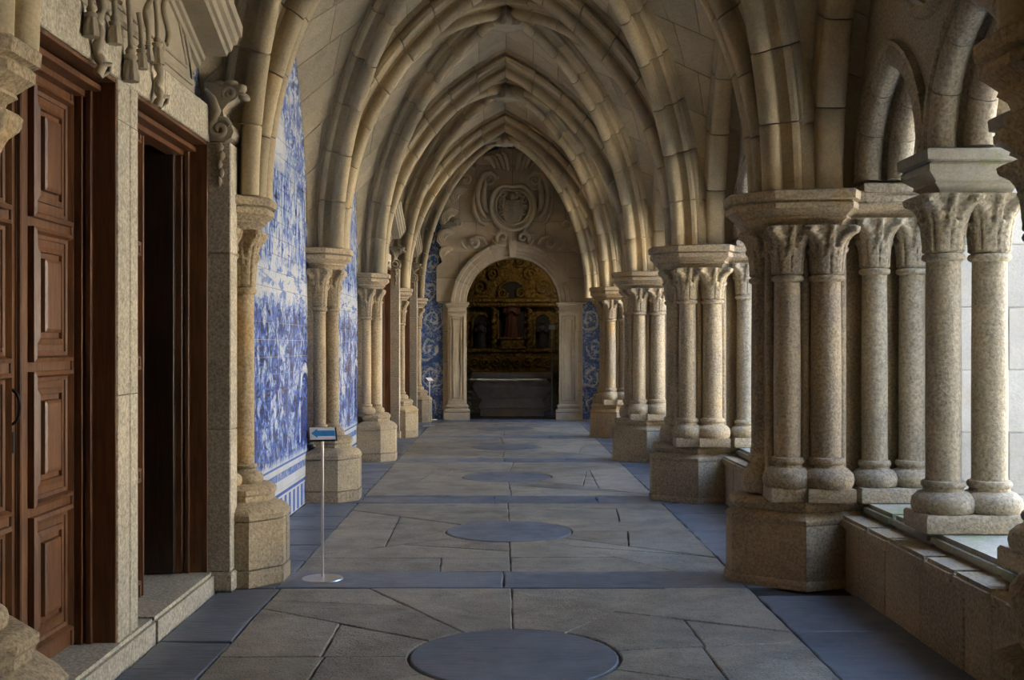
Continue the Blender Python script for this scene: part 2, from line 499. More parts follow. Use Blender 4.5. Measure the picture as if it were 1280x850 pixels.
CUT = {1: [((-1.27,6.69),(-.45,6.12)), ((-.93,6.38),(-.93,5.9)), ((-.91,5.72),(-.92,5.5)), ((.75,6.70),(1.15,6.5)), ((1.07,6.4),(1.08,6.1)),
           ((1.07,5.9),(1.08,5.5)), ((-.3,4.7),(.2,4.6)), ((.6,4.9),(1.2,4.8)), ((-1.2,7.0),(-.9,6.95))],
       2: [((-.95,10.3),(-.93,9.0)), ((-.45,8.46),(.04,8.46)), ((-.45,8.30),(-.44,8.0)), ((.08,8.46),(.5,8.47)), ((.75,9.66),(1.04,9.66)),
           ((.8,8.85),(1.5,8.56)), ((.49,11.11),(1.10,10.99)), ((-.9,11.2),(-.3,11.1)), ((-1.4,9.75),(-1.0,9.75)), ((-.42,8.9),(.02,8.75)),
           ((1.08,10.3),(1.12,10.9)), ((1.06,9.4),(1.03,9.1))]}
rf = random.Random(3)
for k in range(-1, 6):
    ya = YP[k] if k >= 0 else -4.3
    yb = YP[k+1] if k < 6 else END
    y0, y1 = ya + 0.23, yb - 0.30
    if k == 5: y1 = 23.35
    c = (0.065, (ya + yb) / 2 + (0.08 if k == 1 else -0.02)); r = 0.537
    deg = RAY.get(k) or [90 + rf.uniform(-5, 5), 138 + rf.uniform(-15, 15), 200 + rf.uniform(-20, 20), 268 + rf.uniform(-5, 5), 320 + rf.uniform(-15, 15), 25 + rf.uniform(-15, 15)]
    P = sectors((FX0, FX1, y0, y1), c, r + 0.012, deg)
    for p, q in CUT.get(k, []): P = cut(P, p, q)
    if k not in CUT:
        for _ in range(9):
            q = (rf.uniform(-1.3, 1.5), rf.uniform(y0 + .2, y1 - .2)); a = rf.choice([0.05, -0.1, 1.5, 0.3, -0.4]) + rf.uniform(-.1, .1)
            P = cut(P, (q[0]-.1*math.cos(a), q[1]-.1*math.sin(a)), (q[0]+.1*math.cos(a), q[1]+.1*math.sin(a)))
    for p in P: slab('paving_slab', p, M['paving'])
    n = 40
    disc = [(c[0]+r*math.cos(2*PI*j/n), c[1]+r*math.sin(2*PI*j/n)) for j in range(n)]
    tag(link('round_slab', None, None, floor), None) if False else slab('round_slab', disc, M['slate'], 0.0, 0.001)
    # slate margins along both sides
    for x0, x1, side in ((-1.858 if k in (1, 4, 5) else WL + 0.005, FX0, 0), (FX1, 2.30, 1)):
        ys = {(1, 0): [y0, 4.9, 5.55, 6.06, 6.5, y1], (1, 1): [y0, 5.1, 6.26, 7.16], (2, 0): [y0, 8.35, 9.0, 9.75, 10.5, y1],
              (2, 1): [y0, 8.55, 9.7, 10.7, y1]}.get((k, side))
        if not ys:
            ys = [y0]
            while ys[-1] < y1 - 0.9: ys.append(ys[-1] + rf.uniform(.55, .9))
            ys.append(y1)
        for a, b in zip(ys, ys[1:]):
            j = rf.uniform(-.03, .03)
            slab('slate_slab', [(x0, a), (x1, a + j), (x1, b + j), (x0, b)], M['slate'])
# slate bands running across from pier to pier
for y in YP[:-1]:
    xs = [-1.98, -1.45, rf.uniform(-.1, .1) if y != 7.7 else 0.01, 1.0 + rf.uniform(-.2, .2), 1.75] if y != 7.7 else [-1.98, -1.5, 0.01, 1.62, 2.1]
    for a, b in zip(xs, xs[1:]):
        slab('slate_slab', [(a, y - 0.30), (b, y - 0.30), (b, y + 0.23), (a, y + 0.23)], M['slate'])
for a, b in ((-1.98, -1.2), (-1.2, -.2), (-.2, .9), (.9, 2.2)):
    slab('paving_slab', [(a, 23.35), (b, 23.35), (b, 24.28), (a, 24.28)], M['soil'] if False else M['slate'])

# ------------------------------------------------------------------ ribs
class Arc:
    def __init__(s, a, h): s.a, s.h = a, h; s.R = (a*a + h*h) / (2*a)
    def at(s, t, v=0.0):
        th = math.acos(max(-1, min(1, (s.a - s.R) / (s.R + v))))
        k = PI + (th - PI) * t
        return s.R + (s.R + v) * math.cos(k), (s.R + v) * math.sin(k)
    def len(s): return s.R * (PI - math.acos((s.a - s.R) / s.R))
def roll(cx, cv, r, a0, a1, n):
    return [(cx + r*math.cos(math.radians(a0+(a1-a0)*i/n)), cv + r*math.sin(math.radians(a0+(a1-a0)*i/n))) for i in range(n+1)]
def sym(h): return h + [(-w, v) for w, v in reversed(h) if abs(w) > 1e-6]
P_DIAG = sym(roll(0, .062, .062, -90, 48, 5) + [(.030, .128), (.034, .150), (.060, .165)] + roll(.098, .205, .044, -115, 60, 4) + [(.095, .255), (.13, .275), (.13, .38)])
P_TRANS = sym(roll(0, .062, .066, -90, 48, 5) + [(.034, .130), (.040, .155), (.080, .165)] + roll(.135, .205, .052, -120, 60, 4) + [(.130, .265), (.175, .285), (.175, .42)])
P_WALL = sym([(0, 0)] + roll(.05, .05, .05, -90, 40, 4) + [(.11, .12), (.11, .2)])
P_SUB = sym(roll(0, .078, .078, -90, 45, 5) + [(.060, .150), (.09, .160)] + roll(.175, .165, .075, -150, 50, 6) + [(.25, .235), (.25, .262)])
def voussoirs(arc, prof, n, name, gap=0.004, chamf=0.007, seg=3):
    L = arc.len(); out = []
    cx = 0.0; cv = sum(v for w, v in prof) / len(prof)
    wm = max(abs(w) for w, v in prof)
    small = [(w * (1 - chamf / wm), v + (chamf if v < cv else 0)) for w, v in prof]
    for i in range(n):
        t0, t1 = i / n + gap / L, (i + 1) / n - gap / L
        if i == n - 1: t1 = 1.0
        ts = [(t0, small)] + [(t0 + chamf*1.2 / L + (t1 - t0 - 2.4*chamf / L) * j / seg, prof) for j in range(seg + 1)] + [(t1, small)]
        rings = []
        for t, pr in ts:
            ring = []
            for w, v in pr:
                u, z = arc.at(t, v); ring.append((u, w, z))
            rings.append(ring)
        out.append(MB().loft(rings).mesh(name, smooth=40))
    return out
A_T = Arc(1.68, 2.76)
DXY = (1.70, 1.74)
A_D = Arc(math.hypot(*DXY), 2.98)
A_E = Arc(2.1, 3.42)
A_FL = Arc(1.78, 2.55)
A_FR = Arc(1.80, 2.62)
V_T = voussoirs(A_T, P_TRANS, 8, 'voussoir')
V_D = voussoirs(A_D, P_DIAG, 9, 'voussoir')
V_E = voussoirs(A_E, P_WALL, 8, 'voussoir')
V_F = voussoirs(A_FR, P_WALL, 6, 'voussoir')
for me in V_T + V_D + V_F + V_E: me.materials.append(M['rib'])

# transverse arches: one at each pair of piers, a thinner one against the end wall
for i, y in enumerate(YP[1:]):
    last = i == 5
    t = thing('transverse_arch', (XC, 24.2 if last else y, SP), ['pointed stone arch over the nearest piers, mostly above the picture', 'pointed stone arch between the second piers, its apex cut by the top edge',
        'pointed stone arch between the third piers, outermost with a visible apex', 'middle pointed stone arch, its apex just under the lower rosette boss',
        'innermost sharp pointed stone arch, framing the end wall relief', 'thin dark pointed rib lying against the end wall'][i], 'arch', 'transverse arches of the vault')
    for s in (-1, 1):
        for me in (V_E if last else V_T):
            link('voussoir', me, None, t, (s * (A_E.a if last else A_T.a), 0, 0), 0.0 if s == -1 else PI)

# crossing diagonal ribs and the carved bosses
def boss_mesh():
    mb = MB()
    n, rings = 32, []
    for r, z in ((0.12, .22), (.19, .10), (.215, .05), (.215, .0), (.19, -.025), (.15, -.015), (.11, -.03), (.05, -.04), (.012, -.042)):
        rings.append([((r * (1 + .16 * math.cos(8*2*PI*j/n) * min(1, r/.1))) * math.cos(2*PI*j/n), (r * (1 + .16 * math.cos(8*2*PI*j/n) * min(1, r/.1))) * math.sin(2*PI*j/n), z) for j in range(n)])
    mb.loft(rings)
    return mb
boss_me = boss_mesh().mesh('boss', smooth=50); boss_me.materials.append(M['carve'])
BN = ['over the doorway bay', 'over the tiled bay', 'nearest with its boss in view at the top', 'second with its boss in view', 'farthest, against the end wall']
for k in range(1, 6):
    mid = (YP[k] + YP[k+1]) / 2
    t = thing('diagonal_ribs', (XC, mid, SP), 'crossing diagonal vault ribs, pair ' + BN[k-1], 'vault rib', 'crossing ribs of the vault bays')
    for sx in (-1, 1):
        for sy in (-1, 1):
            rz = math.atan2(-sy * DXY[1], -sx * DXY[0])
            for me in V_D: link('voussoir', me, None, t, (sx * DXY[0], sy * DXY[1], 0), rz)
    if k > 1:
        o = link('vault_boss', boss_me, None, None, (XC, mid, SP + 2.98 - 0.075))
        tag(o, 'carved rosette boss where the ribs cross, ' + {2: 'above the tiled bay', 3: 'uppermost at the top of the picture', 4: 'just below the outer pointed arch apex', 5: 'above the last bay before the end wall'}[k], 'boss', 'rosette bosses of the vault')
    f = thing('wall_rib', (2.20, mid, SP + .02), 'stone rib framing the arcade lunette ' + ['opposite the doorway, nearest', 'of the second bay', 'of the third bay', 'of the fourth bay', 'of the farthest bay'][k-1], 'rib', 'wall ribs over the arcade')
    for s in (-1, 1):
        for me in V_F: link('voussoir', me, None, f, (0, s * 1.80, 0), -s * PI / 2)

# ------------------------------------------------------------------ vault webs, laid in stones
def bay_web(k):
    mid = (YP[k] + YP[k+1]) / 2; hb = (YP[k+1] - YP[k]) / 2
    root = structure('ceiling', (XC, mid, 0))
    rw = random.Random(20 + k)
    def D(t, sx, sy):
        u, z = A_D.at(t, .30); f = 1 - u / A_D.a
        return Vector((sx * DXY[0] * f, sy * DXY[1] * f, z + SP))
    def T(t, sx, sy):
        if k == 5 and sy > 0:
            u, z = A_E.at(t, .12); return Vector((sx * (A_E.a - u), hb + .62, z + SP))
        u, z = A_T.at(t, .30); return Vector((sx * (A_T.a - u), sy * hb, z + SP))
    def F(t, sx, sy):
        A = A_FL if sx < 0 else A_FR
        u, z = A.at(t, .0 if sx < 0 else .12)
        return Vector((WL - XC if sx < 0 else 2.44 - XC, sy * (A.a - u), z + SP))
    ap = Vector((0, 0, SP + 8))
    for sx in (-1, 1):
        for sy in (-1, 1):
            for G in (T, F):
                n = 9
                for i in range(n):
                    t0, t1 = i / n, (i + 1) / n
                    L = (G(t1, sx, sy) - D(t1, sx, sy)).length
                    m = 1 if L < .5 else (2 if L < 1.1 else 3)
                    cuts = [0] + sorted((j + rw.uniform(-.2, .2) + (.25 if i % 2 else -.1)) / m for j in range(1, m)) + [1]
                    for s0, s1 in zip(cuts, cuts[1:]):
                        g = 0.004; gs = g / max(L, .1)
                        a, b = t0 + g / 4, t1 - g / 4
                        rows = []
                        for t in (a, (a + b) / 2, b):
                            p, q = G(t, sx, sy), D(t, sx, sy)
                            rows.append([p.lerp(q, s0 + gs), p.lerp(q, s1 - gs)])
                        nrm = (rows[2][0] - rows[0][0]).cross(rows[1][1] - rows[1][0])
                        if nrm.length < 1e-7: continue
                        nrm.normalize()
                        if nrm.dot(Vector((0, 0, 1))) < 0: nrm = -nrm
                        if abs(nrm.z) < .05 and nrm.dot(rows[1][0] - Vector((0, 0, SP + 1))) < 0: nrm = -nrm
                        mb = MB()
                        lo = [r for row in rows for r in row]; hi = [p + nrm * .12 for p in lo]
                        mb.add(lo + hi, [(0,1,3,2), (2,3,5,4), (6,8,9,7), (8,10,11,9), (0,2,8,6), (2,4,10,8), (1,7,9,3), (3,9,11,5), (0,6,7,1), (4,5,11,10)])
                        obj('web_stone', mb, M['web'], root, smooth=0)
for k in range(1, 6): bay_web(k)
# plain unseen slab added to block light, over the camera and behind it
tag(obj('ceiling', MB().box(-2.1, 2.5, -4.5, 3.6, 5.6, 5.8), M['web'], smooth=0), kind='structure')
tag(obj('roof', MB().box(-2.7, 3.1, -4.5, 24.9, 6.45, 6.6), M['roof'], smooth=0), kind='structure')  # unseen slab above the vault, added to block light

# ------------------------------------------------------------------ columns: bases, shafts, capitals
def base_profile(r, h):
    k = h / .2
    return [(r*1.62, 0), (r*1.78, .02*k), (r*1.84, .05*k), (r*1.76, .085*k), (r*1.45, .115*k), (r*1.16, .125*k), (r*1.12, .14*k), (r*1.24, .15*k), (r*1.27, .165*k), (r*1.2, .18*k), (r*1.02, .185*k), (r, .2*k)]
def capital(r0, r1, h, seg=72, n=26):
    """flared bell with a ring, a lower row of broad leaves and taller leaves with curled tips at the corners"""
    rings = []
    for p in ((r0*1.0, 0), (r0*1.22, .012), (r0*1.26, .025), (r0*1.2, .04), (r0*1.0, .046)):
        rings.append([(p[0]*math.cos(2*PI*j/seg), p[0]*math.sin(2*PI*j/seg), p[1]) for j in range(seg)])
    for i in range(1, n + 1):
        q = i / n; ring = []
        for j in range(seg):
            a = 2*PI*j/seg
            bell = r0 * .96 + (r1 - r0) * (0.10*q + 0.90*q**3.0)
            sq = 1 / max(abs(math.cos(a)), abs(math.sin(a)))
            bell *= 1 + (min(sq, 1.30) - 1) * max(0, (q - .6) / .4)
            rel = 0
            for top, n0, ph, wid, amp in ((.60, 4, 0.0, .66, .20), (.97, 4, PI/4, .62, .27), (.99, 4, 0.0, .26, .16)):
                d = ((a - ph + PI/n0) % (2*PI/n0)) - PI/n0
                if q < top:
                    lobe = 1 + .20 * math.sin(q * 2*PI / .155)
                    w = wid * (1 - (q/top)**3.2*.72) * lobe
                    if abs(d) < w:
                        e = abs(d) / w
                        vein = -.40 * math.exp(-(d/.055)**2) - .16 * (.5 + .5*math.cos((abs(d)*9 - q*16)*2.2))
                        curl = math.exp(-((q - top*.90)/.085)**2) * 1.1 * (1 - e*e)
                        rel = max(rel, ((1 - e**6) * (.62 + vein + .25*q) + .30*(1 - e**6) + curl) * amp)
            rr = bell + rel * r0 * 1.15
            ring.append((rr*math.cos(a), rr*math.sin(a), .046 + q*(h - .046)))
        rings.append(ring)
    return MB().loft(rings)
_cache = {}
def shared(key, fn, mat, **kw):
    k = (key, mat)
    if k not in _cache:
        me = fn().mesh(key.split(':')[0], **kw); me.materials.append(M[mat]); _cache[k] = me
    return _cache[k]
def column(root, x, y, r, z0, zb, zc, zt, rtop, mat, plinth=None):
    """parts of one column under root: base z0..zb, shaft zb..zc, capital zc..zt"""
    s = link('column', shared('column_shaft:%g:%g:%g' % (r, zb, zc), lambda: MB().lathe([(r, 0), (r*1.01, (zc-zb)*.4), (r*.965, zc - zb + .01)], seg=28), mat, smooth=45), None, root, (x, y, zb))
    link('column_base', shared('column_base:%g:%g' % (r, zb-z0), lambda: MB().lathe(base_profile(r, zb - z0), seg=28), mat, smooth=45), None, s, (0, 0, z0 - zb))
    link('capital', shared('capital:%g:%g:%g' % (r, rtop, zt-zc), lambda: capital(r*.97, rtop, zt - zc), mat, smooth=70), None, s, (0, 0, zc - zb))

ABAC = [(-.075, 0), (-.06, .035), (-.03, .055), (-.035, .07), (.0, .10), (.02, .115), (.022, .15), (.01, .165), (.035, .175), (.04, .225), (.03, .235)]
def abac(z0, z1):
    k = (z1 - z0) / .235
    return [(o, z0 + z * k) for o, z in ABAC]

# left responds
def left_respond():
    root = thing('wall_respond', (WL, YP[1], 0), '', 'pier', 'half piers against the left wall')
    pl = [(-.02, -.34), (.33, -.34), (.515, -.12), (.515, .12), (.33, .34), (-.02, .34)]
    lower = MB().mould(pl, [(-.004, 0), (0, .012), (0, .11)])
    obj('plinth_foot', lower, M['pier'], root)
    for s in (-1, 1):
        half_pl = [(-.02, 0.004*s), (.515, 0.004*s), (.515, .12*s), (.33, .34*s), (-.02, .34*s)]
        if s < 0: half_pl = half_pl[::-1]
        # big block, split once more on the face
        obj('plinth_block', MB().mould(half_pl, [(-.010, .115), (-.004, .122), (-.004, .425), (-.010, .432)]), M['pier'], root)
    obj('plinth_moulding', MB().mould(pl, [(-.006, .437), (0, .445), (.0, .475), (-.03, .515), (-.085, .54), (-.10, .55)]), M['pier'], root)
    obj('plinth_step', MB().mould(offset(pl, -.10), [(0, .55), (0, .585), (.012, .60), (.012, .63), (-.02, .655), (-.03, .66)]), M['pier'], root)
    obj('pier_core', MB().mould([(-.02, -.22), (.05, -.22), (.16, -.06), (.16, .06), (.05, .22), (-.02, .22)], [(0, .62), (0, 2.5)]), M['pier'], root)
    for x, y in ((.105, -.155), (.215, 0), (.105, .155)):
        column(root, x, y, .074, .655, .80, 1.95, 2.385, .135, 'pier')
    ab = [(-.02, -.30), (.19, -.30), (.385, -.10), (.385, .10), (.19, .30), (-.02, .30)]
    obj('abacus', MB().mould(ab, abac(2.38, 2.60)), M['pier'], root)
    return root
# right piers
RX = 2.0
def right_pier():
    root = thing('clustered_pier', (RX, YP[1], 0), '', 'pier', 'clustered piers along the arcade')
    R = lambda pts: [(x - RX, y) for x, y in pts]
    pl = R([(1.56, -.10), (1.98, -.42), (2.30, -.30), (2.95, -.28), (2.95, .28), (2.30, .30), (1.98, .42), (1.56, .10)])
    obj('plinth_foot', MB().mould(pl, [(0.01, 0), (.01, .04), (0, .06)]), M['pier'], root)
    # two courses of blocks at each side
    obj('plinth_block', MB().mould(R([(1.56, -.10), (1.98, -.42), (1.98, 0), (1.56, 0)]), [(-.006, .055), (-.002, .065), (-.002, .41), (-.006, .418)]), M['pier'], root)
    obj('plinth_block', MB().mould(R([(1.98, -.42), (2.30, -.30), (2.30, 0), (1.98, 0)]), [(-.006, .055), (-.002, .065), (-.002, .41), (-.006, .418)]), M['pier'], root)
    obj('plinth_block', MB().mould(R([(1.56, 0), (2.30, 0), (2.30, .30), (1.98, .42), (1.56, .10)]), [(-.006, .055), (-.002, .065), (-.002, .41), (-.006, .418)]), M['pier'], root)
    obj('plinth_moulding', MB().mould(pl, [(-.006, .42), (0, .43), (0, .455), (-.035, .49), (-.05, .50), (-.03, .52), (-.02, .545), (-.03, .575), (-.05, .585)]), M['pier'], root)
    obj('pier_core', MB().mould(R([(1.76, -.07), (1.93, -.16), (2.18, -.19), (2.36, -.10), (2.92, -.10), (2.92, .10), (2.36, .10), (2.18, .19), (1.93, .16), (1.76, .07)]), [(0, .56), (0, 2.66)]), M['pier'], root)
    for x, y, r in ((1.80, 0, .082), (1.90, -.25, .088), (2.15, -.27, .10), (1.90, .25, .088), (2.15, .27, .10)):
        sq = [(x - RX - .155*r/.09, y - .155*r/.09), (x - RX + .155*r/.09, y - .155*r/.09), (x - RX + .155*r/.09, y + .155*r/.09), (x - RX - .155*r/.09, y + .155*r/.09)]
        if y: obj('base_block', MB().mould(offset(sq, -.02), [(0, .575), (.004, .585), (.004, .655), (0, .665)]), M['pier'], root)
        column(root, x - RX, y, r, .66 if y else .60, .88, 2.02, 2.385, r * 1.7, 'pier')
    for x, y in ((1.81, -.135), (2.02, -.235), (2.27, -.205), (1.81, .135), (2.02, .235), (2.27, .205)):
        link('nook_shaft', shared('nook_shaft', lambda: MB().lathe([(.034, 0), (.034, 1.84)], seg=14), 'pier', smooth=45), None, root, (x - RX, y, .57))
    ab = R([(1.585, -.11), (1.80, -.37), (2.27, -.42), (2.34, -.30), (2.92, -.26), (2.92, .26), (2.34, .30), (2.27, .42), (1.80, .37), (1.585, .11)])
    obj('abacus', MB().mould(ab, abac(2.38, 2.62)), M['pier'], root)
    # coupled columns of the arcade standing against the pier
    for s in (-1, 1):
        obj('base_block', MB().mould(R([(2.36, s*.20 - .17), (2.94, s*.20 - .17), (2.94, s*.20 + .17), (2.36, s*.20 + .17)]), [(-.01, .56), (0, .57), (0, .645), (-.008, .66)]), M['arcade'], root)
        for x in (2.50, 2.75):
            column(root, x - RX, s * .19, .084, .655, .85, 2.07, 2.44, .15, 'arcade')
        obj('respond_abacus', MB().mould(R([(2.42, s*.17 - .14), (2.86, s*.17 - .14), (2.86, s*.17 + .14), (2.42, s*.17 + .14)]), abac(2.435, 2.67)), M['arcade'], root)
    return root
LL = ['half pier at the left edge of the picture, only its mouldings in view', 'half pier beside the right door jamb, first in full height on the left', 'second half pier on the left, behind the arrow sign',
      'third half pier on the left, past the second tile field', 'fourth half pier on the left, small and pale', 'last half pier on the left, beside the end wall tiles']
RL = ['clustered pier cut by the right picture edge, its abacus and base in view', 'big clustered pier in the right foreground beside the twin columns', 'second clustered pier on the right, with a bright column behind',
      'third clustered pier on the right', 'fourth clustered pier on the right, beside the end wall tiles', 'last clustered pier on the right, hidden beside the end wall']
L0, R0 = left_respond(), right_pier()
for i, y in enumerate(YP[1:]):
    a = L0 if i == 0 else copy_tree(L0); a.location = (WL, y, 0); a['label'] = LL[i]
    b = R0 if i == 0 else copy_tree(R0); b.location = (RX + (.05 if i == 0 else 0), y - (.03 if i == 0 else 0), 0); b['label'] = RL[i]
    if i == 5: b.location.x += .36

# ------------------------------------------------------------------ arcade: low wall, twin columns, arched screen with oculi
def twin():
    root = thing('twin_columns', (2.62, 0, 0), '', 'column', 'twin columns of the arcade')
    obj('base_block', MB().mould([(-.29, -.18), (.29, -.18), (.29, .18), (-.29, .18)], [(-.01, .56), (0, .57), (0, .65), (-.01, .665)]), M['arcade'], root)
    for x in (-.13, .13): column(root, x, 0, .096, .66, .86, 2.07, 2.44, .165, 'arcade')
    obj('abacus', MB().mould([(-.27, -.20), (.27, -.20), (.27, .20), (-.27, .20)], abac(2.435, 2.675)), M['mossy'], root)
    return root
def curve_plate(outer, holes, thick):
    cu = bpy.data.curves.new('tmp', 'CURVE'); cu.dimensions = '2D'; cu.fill_mode = 'BOTH'; cu.extrude = thick / 2
    for pts in [outer] + holes:
        sp = cu.splines.new('POLY'); sp.points.add(len(pts) - 1); sp.use_cyclic_u = True
        for q, p in zip(sp.points, pts): q.co = (p[0], p[1], 0, 1)
    o = bpy.data.objects.new('tmp', cu); COL.objects.link(o)
    bpy.context.view_layer.update()
    me = bpy.data.meshes.new_from_object(o.evaluated_get(bpy.context.evaluated_depsgraph_get()))
    bpy.data.objects.remove(o); bpy.data.curves.remove(cu)
    return me
A_S = Arc(.365, .53)
V_S = voussoirs(A_S, P_SUB, 3, 'arch_stone', gap=.002, chamf=.005, seg=4)
for me in V_S: me.materials.append(M['arcade'])
def screen():
    root = thing('arcade_screen', (2.62, 0, 0), '', 'tracery', 'arched screens above the arcade columns')
    holes = []
    for c in (-1.227, 0, 1.227):
        h = [(c - .575, 2.6)]
        for j in range(9): u, z = A_S.at(j / 8, .21); h.append((c - A_S.a + u, 2.69 + z))
        for j in range(7, -1, -1): u, z = A_S.at(j / 8, .21); h.append((c + A_S.a - u, 2.69 + z))
        holes.append(h + [(c + .575, 2.6)])
    rings = []
    for c in (-.6135, .6135):
        rings.append([(c + .40*math.cos(2*PI*j/32), 3.92 + .40*math.sin(2*PI*j/32)) for j in range(32)])
    # the arches cut the lower edge: one outline
    out = [(2.0, 6.1), (-2.0, 6.1), (-2.0, 2.672)]
    for h in holes: out += [(h[0][0], 2.672)] + h[1:-1] + [(h[-1][0], 2.672)]
    out += [(2.0, 2.672)]
    me = curve_plate(out, rings, .40); me.name = 'screen_wall'
    me.transform(Matrix(((0,0,1,0), (1,0,0,0), (0,1,0,0), (0,0,0,1))))
    me.materials.append(M['arcade'])
    link('screen_wall', me, None, root)
    for c in (-1.227, 0, 1.227):
        for s in (-1, 1):
            for v in V_S: link('arch_stone', v, None, root, (0, c + s * .365, 2.69), -s * PI / 2)
    for c in (-.6135, .6135):
        ring = MB()
        for x, rr, R in ((-.20, .045, .42), (-.13, .05, .35), (.20, .045, .42)):
            n = 28
            ring.loft([[(x + rr*math.cos(2*PI*i/8), c + (R + rr*math.sin(2*PI*i/8))*math.cos(2*PI*j/n), 3.92 + (R + rr*math.sin(2*PI*i/8))*math.sin(2*PI*j/n)) for i in range(8)] for j in range(n + 1)], cap=False)
        obj('oculus_moulding', ring, M['arcade'], root, smooth=50)
    return root
SCREEN, TWIN = screen(), twin()
rwl = random.Random(5)
BAYN = ['behind the camera', 'in the right foreground', 'of the second bay on the right', 'of the third bay on the right', 'of the fourth bay on the right', 'of the last bay on the right']
for k in range(0, 6):
    mid = (YP[k] + YP[k+1]) / 2
    s = SCREEN if k == 0 else copy_tree(SCREEN)
    s.location = (2.62, mid, 0); s['label'] = 'stone screen with three small pointed arches and oculi ' + BAYN[k]
    for j in (-1, 1):
        t = TWIN if (k == 0 and j == -1) else copy_tree(TWIN)
        t.location = (2.62, mid + j * .6135, 0)
        t['label'] = 'pair of granite columns under one abacus, ' + ('farther' if j > 0 else 'nearer') + ' pair ' + BAYN[k]
    w = thing('parapet_wall', (2.27, mid, 0), 'low granite wall with moulded ledge ' + BAYN[k], 'low wall', 'low walls under the arcade')
    obj('wall_core', MB().box(.05, .73, -1.72, 1.72, 0, .46), M['joint'], w)
    y = -1.72
    while y < 1.70:
        b = min(y + rwl.uniform(.3, .62), 1.72)
        if 1.72 - b < .2: b = 1.72
        obj('wall_slab', MB().box(rwl.uniform(0, .008), .06, y + .002, b - .002, -.05, .395), M['pier'], w, bevel=.008)
        y = b
    for x0, x1, z0, z1, nm, mn, mx, mt in ((-.03, .20, .392, .475, 'lip_stone', .35, .6, 'pier'), (.12, .76, .475, .56, 'ledge_stone', .6, .95, 'mossy')):
        y = -1.72
        while y < 1.70:
            b = min(y + rwl.uniform(mn, mx), 1.72)
            if 1.72 - b < .25: b = 1.72
            obj(nm, MB().box(x0 + rwl.uniform(-.003, .003), x1, y + .001, b - .001, z0, z1 + rwl.uniform(-.002, .002)), M[mt], w, bevel=.02 if nm == 'lip_stone' else .026, seg=4)
            y = b

# buttresses standing out into the garth behind each pier
def buttress():
    root = thing('buttress', (2.97, 0, 0), '', 'buttress', 'buttresses outside the arcade')
    z = -.2; i = 0
    while z < 6.1:
        h = .41
        xs = [0, .62, 1.25] if i % 2 else [0, .35, .9, 1.25]
        for a, b in zip(xs, xs[1:]):
            obj('ashlar_block', MB().box(a + .003, b - .003, -.36, .36, z + .003, min(z + h, 6.12) - .003), M['ashlar'], root, bevel=.006)
        z += h; i += 1
    obj('mortar_core', MB().box(.01, 1.24, -.352, .352, -.2, 6.1), M['ashlar'], root)
    return root
BUT = buttress()
for i, y in enumerate(YP[1:]):
    b = BUT if i == 0 else copy_tree(BUT)
    b.location = (2.97, y, 0); b['label'] = 'pale ashlar buttress outside the arcade at the ' + ORD[i] + ' right pier'

# garth and the far side of the cloister
tag(obj('ground', MB().box(3.0, 40, -30, 60, -.4, -.2), M['ground'], smooth=0), kind='structure')
tag(obj('wall_right', MB().box(2.4, 2.95, -4.5, -0.4, 0, 6.1), M['ashlar'], smooth=0), kind='structure')
tag(obj('wall_light_blocker', MB().box(3.0, 22, -14, 2.6, -.2, 8.5), M['dark_block'], smooth=0), kind='structure')  # unseen block added to keep light off the fronts of the right piers
tag(obj('wall_garth', MB().box(22, 22.6, -12, 40, -.2, 9.0), M['ashlar'], smooth=0), kind='structure')

# ------------------------------------------------------------------ left wall and its painted tiles
def wall_piece(boxes):
    mb = MB()
    for b in boxes: mb.box(*b)
    return tag(obj('wall_left', mb, M['web'], smooth=0), kind='structure')
B0 = WL - 0.012
wall_piece([(-2.5, B0, -4.5, 3.4, 0, 6.45)])
def door_wall(c):
    return [(-2.5, B0, c - 2.3, c - 1.55, 0, 2.9), (-2.5, B0, c + 1.57, c + 2.0, 0, 2.9), (-2.5, B0, c - 2.3, c + 2.0, 2.9, 6.45)]
W1 = wall_piece(door_wall(5.7))
W2 = wall_piece([(-2.5, B0, 7.7, 11.7, 0, 6.45)])
W3 = wall_piece([(-2.5, B0, 11.7, 15.4, 0, 6.45)])
W4 = wall_piece(door_wall(17.7))
W5 = wall_piece(door_wall(21.7) + [(-2.5, B0, 23.7, 24.7, 0, 6.45)])
def under_arch(y, z):
    f = (y + 0.3) % 4.0 - 2.0
    if abs(f) > 1.9: return z < 2.75
    u = 1.78 - min(abs(f), 1.78)
    R = A_FL.R; h = math.sqrt(max(0, R*R - (R-u)**2))
    return z < SP + h + .05
H = TS / 2
tile_me = MB().box(-.012, .0, -H + .0014, H - .0014, -H + .0014, H - .0014).mesh('tile', bevel=.0012, smooth=0)
tile_me.materials.append(M['azulejo'])
rt = random.Random(11)
